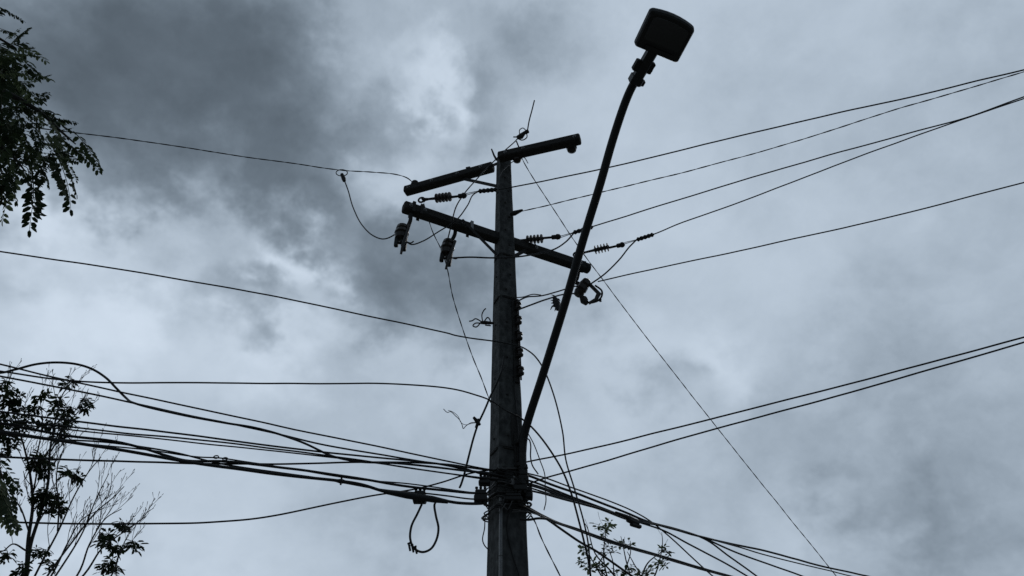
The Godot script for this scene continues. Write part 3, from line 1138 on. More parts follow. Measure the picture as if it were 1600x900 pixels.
func upper_lines() -> void:
	var g := "power lines running off to the right"
	cable("power_line", span(5.95, RIGHT_UP, [[747, 299], [778, 296], [802, 292], [945, 263], [1100, 226], [1300, 179], [1450, 145], [1600, 109]], 14), 0.0071, M.rubber, "topmost black power line to the right, from the pole top past the lamp arm", "cable", g)
	cable("power_line", span(6.22, RIGHT_UP, [[803, 333], [950, 298], [1100, 261], [1250, 219], [1400, 171], [1480, 148], [1600, 112]], 14), 0.0062, M.faded, "thin line clamped to the pole's right side below the topmost power line", "cable", g, true)
	cable("power_line", span(6.42, RIGHT_UP, [[895, 364], [927, 354], [1080, 306], [1240, 258], [1420, 208], [1500, 187], [1600, 151]], 14), 0.0071, M.rubber, "black power line leaving the grip behind the lamp arm to the right", "cable", g)
	cable("power_line", span(6.8, RIGHT_UP, [[994, 375], [1022, 366], [1060, 350], [1150, 318], [1250, 280], [1350, 242], [1460, 202], [1600, 154]], 14), 0.0071, M.rubber, "sagging black power line from the rightmost grip, crossing the one above", "cable", g)
	cable("service_line", span(6.88, RIGHT_UP, [[934, 440], [1050, 414], [1200, 382], [1400, 337], [1600, 285]], 14), 0.0072, M.rubber, "single black line from the open cutout rising gently to the right", "cable", g)
	var h := "twin lines running right from the pole's middle"
	cable("service_line", span(6.2, RIGHT_MID, [[822, 722], [900, 706], [1050, 670], [1250, 620], [1420, 575], [1600, 527]], 14), 0.0071, M.rubber, "upper of the twin black lines leaving right below the lamp arm base", "cable", h)
	cable("service_line", span(6.2, RIGHT_MID, [[824, 757], [852, 747], [950, 719], [1110, 672], [1300, 621], [1450, 578], [1600, 535]], 14), 0.0071, M.rubber, "lower of the twin black lines leaving right near the cable clamps", "cable", h)
	# the thin guy that falls from the pole head to the lower right
	cable("guy_wire", span(6.08, Vector2(4.5, -4.6), [[812, 238], [820, 256], [870, 335], [905, 387], [950, 448], [1010, 527], [1110, 655], [1200, 768], [1305, 898]], 6), 0.0058, M.faded, "long thin guy wire slanting from the pole head to the lower right", "wire", "", true)
	# top left line and its tap
	cable("power_line", span(6.9, Vector2(-3.7, 0.96), [[647, 287], [636, 278], [615, 272], [580, 269], [535, 266], [440, 253], [330, 237], [220, 220], [123, 208]], 10), 0.0068, M.faded, "thin line from the upper left crossarm running left behind the leaves", "cable", "", true)
	var o := thing("tap_clamp", "small tap clamp with a wire ring on the upper left line", "clamp", "cable clamps", D(536, 271, 6.5))
	var s := Shape.new()
	s.tube([D(534, 272, 6.58), D(537, 279, 6.58), D(538, 283, 6.58)], [0.02, 0.026, 0.02], 8)
	part("clamp_body", s, M.rubber, o)
	s = Shape.new()
	var ringp := []
	for i in 14:
		var a := TAU * i / 14
		ringp.append(D(534 + 9 * cos(a), 270 + 5 * sin(a), 6.58))
	s.tube(ringp, 0.006, 6, true)
	part("wire_ring", s, M.rubber, o)
	var j := "jumper wires around the crossarms"
	cable("jumper", path([[538, 282, 6.58], [544, 298, 6.55], [552, 325, 6.45], [566, 352, 6.3], [583, 368, 6.15], [600, 373, 6.05], [615, 367, 5.95], [627, 356, 5.9]]), 0.0071, M.rubber, "slack black jumper hanging from the tap clamp to the left cutout", "wire", j)
	cable("jumper", path([[635, 378, 5.9], [643, 382, 5.9], [660, 377, 5.92], [685, 362, 5.95], [712, 345, 5.8], [730, 322, 5.8], [738, 306, 5.85], [748, 299, 5.95]]), 0.0071, M.rubber, "black jumper curving from the left cutout up to the power line grip", "wire", j)
	cable("jumper", path([[708, 403, 6.12], [735, 402, 6.12], [770, 403, 6.08], [800, 402, 6.06], [832, 398, 6.2], [865, 390, 6.3], [884, 378, 6.36], [896, 365, 6.42]]), 0.009, M.faded, "black jumper running level from the middle cutout past the pole", "wire", j)
	cable("jumper", path([[924, 443, 6.88], [945, 428, 6.87], [968, 405, 6.86], [983, 386, 6.85], [994, 375, 6.82]]), 0.009, M.rubber, "black jumper rising from the open cutout to the rightmost grip", "wire", j)
	cable("jumper", path([[700, 372, 6.1], [705, 352, 5.9], [712, 325, 5.85], [725, 303, 5.9], [745, 280, 6.02], [768, 256, 6.12], [786, 238, 6.08], [806, 220, 6.05], [812, 212, 6.05]]), 0.0071, M.rubber, "black jumper climbing from the middle cutout across to the pole head", "wire", j)
	cable("jumper", path([[825, 255, 6.1], [818, 246, 6.1], [806, 250, 6.12], [794, 258, 6.12], [785, 268, 6.1], [779, 282, 6.12], [777, 296, 6.14]]), 0.005, M.bare, "thin bare wire curving over the pole face under the right crossarm", "wire", j)
	cable("lead_wire", path([[662, 318, 5.95], [668, 338, 6.0], [676, 362, 6.1], [690, 391, 6.15], [699, 420, 6.16], [707, 462, 6.16], [720, 505, 6.16], [738, 556, 6.16], [752, 590, 6.16], [762, 617, 6.15], [767, 630, 6.14]]), 0.0055, M.faded, "thin twisted wire falling from the lower arm to the pole's left edge", "wire", "", true)
	# head clamp and its upright whip
	o = thing("line_connector", "wire connector with an upright spike and loop above the pole head", "clamp", "cable clamps", D(812, 214, 6.05))
	s = Shape.new()
	s.tube([D(808, 215, 6.05), D(814, 213, 6.05), D(819, 208, 6.05), D(825, 205, 6.05)], [0.022, 0.036, 0.022, 0.026], 10)
	part("clamp_body", s, M.iron, o)
	s = Shape.new()
	s.tube(smooth([D(824, 205, 6.05), D(827, 188, 6.05), D(831, 173, 6.05), D(835, 157, 6.05)], 5), 0.0085, 6)
	part("upright_wire", s, M.faded, o)
	s = Shape.new()
	s.tube(smooth([D(812, 211, 6.05), D(812, 203, 6.05), D(817, 200, 6.05), D(822, 204, 6.05)], 6), 0.006, 6)
	s.tube(smooth([D(823, 208, 6.05), D(823, 215, 6.05), D(816, 219, 6.05), D(810, 217, 6.05)], 6), 0.007, 6)
	part("wire_loop", s, M.rubber, o)
	s = Shape.new()
	s.tube([D(802, 214, 6.05), D(810, 214, 6.05)], 0.008, 6)
	part("wire_end", s, M.rubber, o)
	s = Shape.new()
	s.tube([D(807, 221, 6.06), D(812, 233, 6.08)], 0.0085, 6)
	single("wire_stub", s, M.rubber, "short wire stub dropping from the connector to the right crossarm", "wire")
	s = Shape.new()
	s.tube([D(776, 250, 6.2), D(772, 243, 6.2), D(768, 233, 6.2)], [0.014, 0.012, 0.009], 6)
	single("lifting_rod", s, M.iron, "short iron rod poking up between the two upper crossarms", "rod")
	s = Shape.new()
	s.lathe(D(804, 333, 6.2), Vector3(1, 0.2, 0.35), [[-0.05, 0.02], [0, 0.03], [0.03, 0.024], [0.08, 0.016], [0.1, 0.01]], 8)
	single("anchor_clamp", s, M.iron, "small anchor clamp on the pole's right side between the crossarms", "clamp", "cable clamps")
	# secondary wires off the rack
	cable("service_wire", path([[808, 471, 6.12], [822, 464, 6.2], [845, 462, 6.4], [870, 456, 6.6], [892, 449, 6.8], [905, 446, 6.86]]), 0.008, M.rubber, "black wire from the rack's top spool to the open cutout", "wire", "wires between rack and cutout")
	cable("service_wire", path([[806, 465, 6.14], [818, 464, 6.2], [832, 460, 6.3], [845, 461, 6.42]]), 0.006, M.rubber, "short thin wire joining the upper rack wire by the pole", "wire", "wires between rack and cutout")
	cable("service_wire", path([[809, 484, 6.12], [830, 476, 6.2], [855, 467, 6.3], [880, 460, 6.6], [900, 459, 6.84]]), 0.009, M.rubber, "lower black wire from the rack, passing behind the lamp arm", "wire", "wires between rack and cutout")
	# service line arriving from the left and its loop down the right
	cable("service_line", span(6.1, Vector2(-4.7, 0.95), [[808, 540], [770, 533], [732, 528], [710, 524], [700, 521], [600, 499], [450, 467], [300, 440], [150, 415], [0, 393]], 14), 0.0071, M.rubber, "lone black line crossing the upper left sky to the rack", "cable")
	cable("drop_wire", path([[812, 541, 6.08], [822, 546, 6.05], [836, 557, 6.0], [850, 578, 6.0], [866, 620, 6.05], [879, 675, 6.1], [884, 718, 6.15], [898, 765, 6.2], [912, 815, 6.25], [919, 850, 6.3], [923, 905, 6.4], [926, 990, 6.5]]), 0.0071, M.rubber, "black drop wire arching from the rack, outermost of the two falling right", "wire", "drop wires falling right of the pole")


func left_lines() -> void:
	var g := "communication cables strung left of the pole"
	var L := LEFT
	cable("cable", span(6.15, L, [[790, 736], [760, 733], [700, 721], [600, 700], [400, 658], [250, 625], [180, 611], [80, 588], [0, 569]], 14), 0.0071, M.rubber, "uppermost slanting black cable of the left bundle", "cable", g)
	cable("cable", span(6.15, L, [[788, 740], [740, 736], [700, 728], [600, 711], [500, 694], [430, 677], [320, 654], [215, 631], [120, 611], [0, 588]], 14), 0.0075, M.rubber, "second slanting cable, running just under the humped cable", "cable", g)
	var hump := span(6.13, L, [[786, 744], [740, 737], [620, 724], [560, 721], [520, 712], [470, 690], [400, 669], [350, 660], [270, 645], [215, 632]])
	hump.append_array(path([[196, 621, 6.38], [182, 607, 6.38], [165, 590, 6.4], [145, 577, 6.4], [120, 569, 6.4], [85, 566, 6.4], [55, 569, 6.42], [25, 577, 6.45], [-5, 583, 6.5], [-200, 560, 6.8]]))
	cable("cable", hump, 0.0095, M.rubber, "black cable with a high hump at the far left above the bare tree", "cable", g)
	cable("cable", span(6.15, L, [[792, 746], [755, 741], [720, 730], [600, 716], [500, 706], [400, 694], [300, 680], [200, 668], [115, 658], [0, 643]], 14), 0.008, M.rubber, "straight cable below the hump, highest of the middle group", "cable", g)
	cable("cable", span(6.13, L, [[790, 750], [750, 746], [650, 733], [550, 717], [430, 701], [300, 686], [200, 677], [115, 667], [0, 656]], 14), 0.0071, M.rubber, "middle cable of the close trio above the thick ones", "cable", g)
	cable("cable", span(6.15, L, [[790, 753], [750, 748], [640, 731], [500, 712], [380, 700], [250, 686], [115, 672], [0, 660]], 14), 0.006, M.faded, "lowest and thinnest cable of the close trio", "cable", g)
	cable("cable", span(6.12, L, [[758, 769], [744, 770], [660, 763], [560, 748], [450, 732], [350, 721], [290, 720], [260, 712], [230, 702], [180, 690], [100, 680], [0, 661]], 14), 0.0108, M.rubber, "thick black cable with a kink where it joins the thickest bundle", "cable", g)
	cable("cable", span(6.1, L, [[758, 786], [742, 787], [715, 786], [690, 782], [656, 777], [630, 774], [600, 768], [565, 757], [530, 751], [450, 743], [350, 730], [290, 721], [200, 705], [110, 691], [0, 675]], 14), 0.013, M.rubber, "thickest black cable, carrying the splice closure", "cable", g)
	cable("cable", span(6.13, L, [[756, 778], [742, 780], [700, 775], [670, 772], [600, 765], [500, 748], [350, 725], [270, 707], [180, 692], [80, 686], [0, 678]], 14), 0.0071, M.rubber, "cable running tight beside the thickest one to the big clamp", "cable", g)
	cable("cable", span(6.15, L, [[756, 772], [640, 756], [560, 749], [470, 735], [400, 724], [345, 716], [310, 714], [230, 703], [110, 690], [0, 672]], 14), 0.006, M.faded, "thin cable with a small knot, above the thickest bundle", "cable", g)
	cable("cable", span(6.18, L, [[788, 738], [740, 732], [700, 726], [620, 722], [500, 724], [430, 725], [300, 724], [200, 721], [100, 718], [15, 714], [-60, 711]], 10), 0.008, M.rubber, "nearly level black cable crossing under the slanting bundle", "cable", g)
	cable("cable", span(6.2, L, [[786, 733], [755, 736], [730, 741], [690, 754], [640, 766], [580, 775], [500, 791], [430, 805], [380, 812], [320, 816], [200, 818], [100, 818], [-20, 815]], 10), 0.0071, M.rubber, "lowest black cable, dipping level past the bare tree", "cable", g)
	cable("cable", span(6.08, L, [[812, 652], [790, 641], [765, 625], [740, 616], [715, 609], [680, 604], [620, 600], [500, 599], [400, 599], [250, 598], [150, 597], [80, 592], [0, 580]], 14), 0.0071, M.rubber, "level black cable above the bundle, crossing the pole's face", "cable", g)
	# the small knot
	var s := Shape.new()
	var k := span(6.15, L, [[756, 772], [352, 716], [345, 715], [338, 713]])
	for e in [k[1], k[3]]:
		var loop := []
		for i in 10:
			var a := TAU * i / 10
			loop.append(e + Vector3(cos(a) * 0.02, sin(a) * 0.012 - 0.006, 0))
		s.tube(loop, 0.005, 6, true)
	single("cable_knot", s, M.rubber, "small knot of two rings in a thin left cable", "clamp", "cable clamps")
	s = Shape.new()
	k = span(6.1, L, [[758, 786], [541, 753], [533, 752], [525, 751]])
	s.tube([k[1], k[2], k[3]], [0.012, 0.022, 0.012], 8)
	s.tube([k[2] + Vector3(0, 0.035, 0), k[2] - Vector3(0, 0.03, 0)], 0.008, 6)
	single("cable_tie", s, M.rubber, "knotted tie on the thickest left cable", "clamp", "cable clamps")
	s = Shape.new()
	k = span(6.1, L, [[758, 786], [700, 784], [676, 780], [636, 774], [605, 769]])
	s.tube([k[1], k[2], k[3], k[4]], [0.016, 0.027, 0.027, 0.018], 10)
	single("cable_sleeve", s, M.rubber, "thick rubber sleeve on both sides of the splice closure", "clamp", "cable clamps")
	# spare loop under the closure with its clips
	cable("spare_loop", path([[659, 788, 6.05], [652, 803, 6.05], [643, 822, 6.05], [641, 842, 6.05], [647, 857, 6.05], [660, 863, 6.04], [673, 858, 6.03], [682, 843, 6.03], [685, 825, 6.03], [681, 805, 6.04], [679, 788, 6.05], [684, 781, 6.08]]), 0.0095, M.rubber, "black spare loop hanging in a drop shape below the splice closure", "cable")
	for i in 3:
		s = Shape.new()
		s.bar(D(638.5 + i * 5.0, 848 + i * 2.6, 6.04), D(641 + i * 5.2, 861 + i * 2.2, 6.04), Vector3(0, 0, 1), 0.017, 0.02, 0.004)
		s.bar(D(636.5 + i * 5.0, 850 + i * 2.6, 6.04), D(641 + i * 5.0, 848 + i * 2.6, 6.04), Vector3(0, 0, 1), 0.012, 0.018, 0.003)
		single("loop_clip", s, M.rubber, ["upper clip on the bottom left of the spare loop", "middle clip on the bottom left of the spare loop", "lower clip on the bottom left of the spare loop"][i], "clip", "clips on the spare loop")


func right_lines() -> void:
	var g := "communication cables fanning right of the pole"
	var R := RIGHT_LOW
	cable("cable", span(6.2, R, [[796, 735], [822, 739], [853, 747], [902, 765], [953, 783], [987, 797], [1016, 814], [1040, 833], [1087, 876], [1117, 903], [1200, 975]], 8), 0.0071, M.rubber, "uppermost cable of the right fan, later crossing steeply below the rest", "cable", g)
	cable("cable", span(6.2, R, [[796, 740], [822, 742], [864, 758], [909, 774], [975, 800], [1016, 816], [1064, 830], [1120, 845], [1200, 862], [1290, 886], [1355, 900], [1500, 935]], 8), 0.0115, M.rubber, "thick main cable of the right fan, reaching farthest right", "cable", g)
	cable("cable", span(6.2, R, [[798, 745], [833, 753], [898, 778], [936, 792], [980, 808], [1020, 817], [1090, 837], [1150, 863], [1250, 899], [1330, 930]], 8), 0.0095, M.rubber, "right cable second from the top where the bundle splits", "cable", g)
	cable("cable", span(6.2, R, [[798, 749], [833, 757], [890, 778], [936, 794], [985, 811], [1025, 820], [1100, 842], [1140, 870], [1185, 902], [1260, 960]], 8), 0.009, M.rubber, "right cable parting downward from the thick main cable", "cable", g)
	cable("cable", span(6.2, R, [[800, 754], [840, 762], [890, 781], [940, 797], [985, 812], [1032, 827], [1080, 852], [1130, 878], [1170, 902], [1250, 950]], 8), 0.009, M.faded, "right cable sagging just under the splice bulge", "cable", g)
	cable("cable", span(6.2, R, [[802, 756], [832, 763], [900, 785], [935, 795], [985, 813], [1028, 821], [1095, 838], [1200, 868], [1300, 893], [1400, 918]], 8), 0.0075, M.rubber, "thin right cable running beside the thick main cable", "cable", g)
	cable("cable", span(6.2, R, [[812, 763], [850, 772], [900, 785], [940, 796], [990, 812]]), 0.009, M.rubber, "short lower right cable that ends at the splice bulge", "cable", g)
	var h := "thick cables leaving low on the pole's right"
	cable("cable", span(6.18, R, [[806, 782], [828, 795], [848, 806], [870, 816], [900, 826], [960, 848], [1030, 868], [1100, 889], [1150, 903], [1260, 935]], 8), 0.013, M.rubber, "thickest low cable right of the pole, passing over the small tree", "cable", h)
	cable("cable", span(6.16, R, [[806, 786], [828, 796], [858, 812], [905, 830], [960, 850], [1030, 870], [1100, 891], [1150, 905], [1260, 938]], 8), 0.0071, M.rubber, "cable laid along the thickest low cable", "cable", h)
	cable("cable", span(6.15, R, [[810, 788], [832, 800], [855, 812], [878, 828], [905, 846], [930, 860], [955, 877], [982, 896], [1040, 935]], 8), 0.0105, M.rubber, "steeper low cable diverging below the thickest one", "cable", h)
	cable("cable", path([[812, 811, 6.1], [826, 812, 6.1], [840, 810, 6.12], [855, 811, 6.2], [868, 816, 6.35]]), 0.0105, M.rubber, "short level cable leaving the pole to join the low cables", "cable", h)
	cable("cable", path([[800, 800, 6.1], [820, 799, 6.1], [838, 804, 6.15], [852, 809, 6.25], [862, 812, 6.35]]), 0.005, M.bare, "thin pale tie from the pole to the low cables", "wire", h)


func loose_ends() -> void:
	var g := "loose wires around the pole"
	cable("drop_wire", path([[812, 652, 6.08], [826, 663, 6.06], [842, 680, 6.06], [862, 707, 6.1], [880, 738, 6.15], [893, 772, 6.2], [904, 812, 6.25], [913, 848, 6.3], [920, 880, 6.38], [928, 950, 6.5]]), 0.0085, M.rubber, "black drop wire arching from the pole's face, inner of the two falling right", "wire", "drop wires falling right of the pole")
	cable("loose_wire", path([[818, 668, 6.12], [824, 676, 6.12], [834, 694, 6.12], [844, 720, 6.12], [851, 741, 6.12], [852, 765, 6.12], [853, 784, 6.12], [850, 797, 6.12]]), 0.0045, M.faded, "thin wire drooping from the lamp arm base across the twin lines", "wire", g)
	cable("loose_wire", path([[818, 686, 6.12], [826, 687, 6.12], [829, 695, 6.12], [829, 715, 6.12], [832, 728, 6.12], [841, 741, 6.14]]), 0.006, M.faded, "short bent wire beside the pole just under the lamp arm base", "wire", g)
	cable("loose_wire", path([[830, 806, 6.15], [836, 815, 6.2], [845, 838, 6.3], [858, 866, 6.4], [876, 902, 6.5], [905, 960, 6.6]]), 0.006, M.faded, "thin twisted wire falling steeply just right of the pole", "wire", g, true)
	cable("loose_wire", path([[766, 800, 6.18], [759, 806, 6.16], [757, 826, 6.16], [754, 843, 6.16], [757, 852, 6.16], [764, 860, 6.16]]), 0.005, M.faded, "thin slack wire bulging from the pole's left edge below the clamps", "wire", g)
	cable("loose_wire", path([[788, 556, 6.12], [783, 578, 6.12], [776, 598, 6.13], [764, 624, 6.14], [755, 643, 6.14], [747, 660, 6.14], [740, 682, 6.14], [735, 702, 6.14], [729, 728, 6.14], [723, 748, 6.14], [718, 762, 6.14]]), 0.0095, M.rubber, "frayed dark wire hanging left of the pole with a knot midway", "wire", g, false, 0.05)
	var s := Shape.new()
	s.tube([D(740, 652, 6.13), D(746, 659, 6.13), D(750, 664, 6.13)], [0.012, 0.02, 0.012], 7)
	s.tube([D(748, 655, 6.14), D(744, 668, 6.14)], 0.014, 7)
	single("wire_knot", s, M.rubber, "knot on the frayed wire hanging left of the pole", "wire")
	cable("frayed_strand", path([[744, 660, 6.13], [736, 661, 6.13], [728, 666, 6.12], [724, 670, 6.12], [722, 664, 6.12], [718, 656, 6.12], [712, 650, 6.12], [704, 643, 6.12], [699, 644, 6.12], [693, 639, 6.12]]), 0.0035, M.faded, "hair-thin frayed strand drifting left from the hanging wire's knot", "wire", g)
	cable("frayed_strand", path([[745, 661, 6.14], [737, 662, 6.15], [727, 664, 6.15], [720, 660, 6.15], [716, 651, 6.15], [708, 644, 6.15], [700, 641, 6.15]]), 0.0025, M.faded, "second finer strand tangled with the frayed one left of the pole", "wire", g)
	# lines that run down the pole's face
	cable("riser_wire", [on_pole(0.75, 6.4, 0.02), on_pole(0.7, 5.9, 0.015), on_pole(0.3, 5.3, 0.015), on_pole(0.45, 4.8, 0.02), on_pole(0.3, 4.5, 0.03)], 0.006, M.rubber, "thin black wire running down the pole face below the rack", "wire", g)
	cable("riser_wire", [on_pole(-0.3, 4.1, 0.02), on_pole(-0.5, 3.9, 0.012), on_pole(-0.2, 3.7, 0.012), on_pole(0.3, 3.5, 0.012), on_pole(0.6, 3.2, 0.012), on_pole(0.7, 2.6, 0.012)], 0.0055, M.rubber, "thin black wire slanting down the pole face below the clamps", "wire", g)


# ------------------------------------------------------------------ trees
func limb(s: Shape, p: Array, r0: float, r1: float, sides := 8) -> void:
	var line := smooth(p, 6)
	var radii := []
	for i in line.size():
		radii.append(lerpf(r0, r1, float(i) / (line.size() - 1)))
	s.tube(line, radii, sides)


func frond_mesh(kind: int) -> ArrayMesh:
	# a pinnate leaf one unit long along +x, drooping, with paired leaflets
	var r := RandomNumberGenerator.new()
	r.seed = 100 + kind
	var s := Shape.new()
	var line := []
	var bend := [0.07, 0.11, 0.03, 0.14][kind % 4] as float
	for i in 13:
		var t := i / 12.0
		line.append(Vector3(t, -bend * t * t, 0.05 * sin(t * 3.0 + kind)))
	var radii := []
	for i in 13:
		radii.append(0.009 - 0.006 * i / 12.0)
	s.tube(line, radii, 5)
	var pairs := 10 + kind % 3
	for i in pairs:
		var t := 0.16 + 0.8 * i / (pairs - 1)
		var at := Vector3(t, -bend * t * t, 0.05 * sin(t * 3.0 + kind))
		for e in [-1.0, 1.0]:
			if r.randf() < 0.07:
				continue
			var len := (0.145 + r.randf() * 0.065) * (1.0 - 0.4 * absf(t - 0.45))
			var lean := 0.35 + r.randf() * 0.3
			var dir := Vector3(lean, -0.3 - r.randf() * 0.55, e * (0.75 + r.randf() * 0.3)).normalized()
			var face := Vector3(r.randf_range(-0.4, 0.4), 1, r.randf_range(-0.5, 0.5)).normalized()
			s.leaf(at + Vector3(0, 0, e * 0.008), at + dir * len, face, len * (0.44 + r.randf() * 0.14))
	var end: Vector3 = line[12]
	s.leaf(end, end + Vector3(0.12, -0.05, 0.0), Vector3(0, 1, 0.2), 0.06)
	return s.mesh()


func place(o: MeshInstance3D, a: Vector3, b: Vector3, face: Vector3, parent: Node3D) -> void:
	var x := b - a
	var z := x.cross(face).normalized() * x.length()
	var y := z.cross(x).normalized() * x.length()
	o.transform = Transform3D(Basis(x, y, z), a - parent.position)


func near_tree() -> void:
	var foot := Vector3(-5.2, 0, -2.2)
	var o := thing("leafy_tree", "near tree with dark feathery leaves hanging into the top left corner", "tree", "", foot)
	var s := Shape.new()
	limb(s, [foot, foot + Vector3(0.1, 2.0, -0.1), foot + Vector3(0.3, 3.8, -0.3)], 0.16, 0.09, 12)
	part("trunk", s, M.bark, o)
	var fork := foot + Vector3(0.3, 3.75, -0.3)
	for q in [[[-260, 40, 4.3], [-60, 120, 4.3], [20, 150, 4.25], [62, 175, 4.2], [95, 205, 4.2], [118, 225, 4.15]], [[-240, 180, 4.2], [-40, 210, 4.2], [15, 240, 4.15], [40, 268, 4.15]], [[-240, -40, 4.4], [-70, 20, 4.4], [-10, 55, 4.4], [25, 75, 4.4]], [[-200, 500, 4.1], [-60, 640, 4.1], [-10, 720, 4.1], [6, 750, 4.1]]]:
		var line := [fork]
		line.append_array(path(q))
		s = Shape.new()
		limb(s, line, 0.03, 0.004, 8)
		part("branch", s, M.bark, o)
	var kinds := []
	for i in 6:
		kinds.append(frond_mesh(i))
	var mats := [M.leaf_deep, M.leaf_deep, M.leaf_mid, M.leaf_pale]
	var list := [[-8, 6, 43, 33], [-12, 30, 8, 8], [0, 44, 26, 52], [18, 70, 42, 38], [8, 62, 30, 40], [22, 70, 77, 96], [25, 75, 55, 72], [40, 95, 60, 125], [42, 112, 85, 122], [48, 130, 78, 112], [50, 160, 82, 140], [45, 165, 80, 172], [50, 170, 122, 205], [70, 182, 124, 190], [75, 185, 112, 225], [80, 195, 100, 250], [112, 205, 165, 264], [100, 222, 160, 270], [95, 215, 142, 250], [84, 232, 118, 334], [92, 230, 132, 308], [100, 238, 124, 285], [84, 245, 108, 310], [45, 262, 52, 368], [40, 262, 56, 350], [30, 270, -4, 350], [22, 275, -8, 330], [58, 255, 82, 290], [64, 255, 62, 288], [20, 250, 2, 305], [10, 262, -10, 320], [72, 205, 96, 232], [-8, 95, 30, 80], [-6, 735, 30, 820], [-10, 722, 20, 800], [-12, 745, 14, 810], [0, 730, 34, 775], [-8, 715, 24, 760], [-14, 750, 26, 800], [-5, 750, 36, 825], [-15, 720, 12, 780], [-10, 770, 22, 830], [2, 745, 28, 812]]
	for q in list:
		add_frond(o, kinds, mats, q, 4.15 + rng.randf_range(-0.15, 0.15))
	# the depth of the crown behind, too dense to pick apart
	var mass := Shape.new()
	for i in 150:
		var x := rng.randf_range(-90, 42)
		var y := rng.randf_range(82, 275)
		if x > 20 and (y < 105 + (x - 20) * 1.3 or y > 270 - (x - 20) * 0.4):
			continue
		var a := D(x, y, 4.9 + rng.randf_range(-0.2, 0.4))
		for l in 9:
			var b := a + Vector3(rng.randf_range(-0.09, 0.09), rng.randf_range(-0.09, 0.07), rng.randf_range(-0.09, 0.09))
			mass.leaf(b, b + Vector3(rng.randf_range(-1, 1), rng.randf_range(-1, 0.2), rng.randf_range(-1, 1)).normalized() * 0.06, Vector3(rng.randf_range(-0.5, 0.5), 1, rng.randf_range(-0.5, 0.9)).normalized(), 0.028)
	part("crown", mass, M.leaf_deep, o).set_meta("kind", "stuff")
	# the inner crown
	for i in 205:
		var x := rng.randf_range(-75, 62)
		var y := rng.randf_range(70, 275)
		if x > 15 and (y < 92 + (x - 15) * 1.5 or y > 280 - (x - 15) * 0.3):
			continue
		if i % 6 == 0:
			x = rng.randf_range(55, 95)
			y = rng.randf_range(195, 250)
		var a := rng.randf_range(-0.5, 2.4)
		var len := rng.randf_range(48, 82)
		if x > 20:
			len *= 0.55
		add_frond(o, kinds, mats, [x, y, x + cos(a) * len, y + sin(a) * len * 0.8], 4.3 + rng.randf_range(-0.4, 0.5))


func add_frond(o: Node3D, kinds: Array, mats: Array, q: Array, d: float) -> void:
	var m := MeshInstance3D.new()
	m.mesh = kinds[rng.randi() % kinds.size()]
	m.material_override = mats[rng.randi() % mats.size()]
	m.name = "frond"
	var a := D(q[0], q[1], d)
	var b := D(lerpf(q[0], q[2], 0.9), lerpf(q[1], q[3], 0.9), d + rng.randf_range(-0.12, 0.12))
	var face := Vector3(rng.randf_range(-0.7, 0.7), 1.0, rng.randf_range(0.1, 1.3)).normalized()
	place(m, a, b, face, o)
	o.add_child(m, true)


func cluster_mesh(kind: int, narrow: float, droop: float, count: int) -> ArrayMesh:
	# a spray of leaves about one unit across
	var r := RandomNumberGenerator.new()
	r.seed = 300 + kind
	var s := Shape.new()
	for i in count:
		var a := TAU * i / count + r.randf_range(-0.4, 0.4)
		var up := r.randf_range(-0.5, 0.7)
		var dir := Vector3(cos(a), up, sin(a)).normalized()
		var at := dir * r.randf_range(0.02, 0.22) + Vector3(0, r.randf_range(-0.2, 0.2), 0)
		var len := r.randf_range(0.24, 0.42)
		var tip := at + (dir + Vector3(0, -droop * r.randf(), 0)).normalized() * len
		s.leaf(at, tip, Vector3(r.randf_range(-0.6, 0.6), 1, r.randf_range(-0.6, 0.6)).normalized(), len * narrow * r.randf_range(0.8, 1.2), 0.2)
		s.tube([Vector3(0, at.y * 0.5, 0), at], 0.012, 4)
	return s.mesh()


func twigs(s: Shape, line: Array, r: float, every: float, length: float, deep: int, rise: float) -> void:
	# side shoots along a limb, finer and finer
	var total := 0.0
	var next := every * 1.5
	for i in line.size() - 1:
		var a: Vector3 = line[i]
		var b: Vector3 = line[i + 1]
		total += (b - a).length()
		if total < next:
			continue
		next = total + every * rng.randf_range(0.6, 1.4)
		var dir := (b - a).normalized()
		var off := Vector3(rng.randf_range(-1, 1), rng.randf_range(-0.2, 0.9), rng.randf_range(-0.8, 0.8)).normalized()
		var d := (dir * 1.1 + off * 0.8 + Vector3(0, rise, 0)).normalized()
		var len := length * rng.randf_range(0.5, 1.2)
		var f := float(i) / line.size()
		var rr := r * (1.0 - 0.6 * f) * 0.55
		var m := b + d * len * 0.5 + Vector3(rng.randf_range(-1, 1), rng.randf_range(-0.4, 0.6), rng.randf_range(-1, 1)) * len * 0.08
		var e := b + d * len + Vector3(0, len * 0.12, 0)
		var p := smooth([b, m, e], 4)
		var radii := []
		for j in p.size():
			radii.append(lerpf(rr, 0.0032, float(j) / (p.size() - 1)))
		s.tube(p, radii, 5)
		if deep > 0:
			twigs(s, p, rr, every * 0.55, length * 0.5, deep - 1, rise)


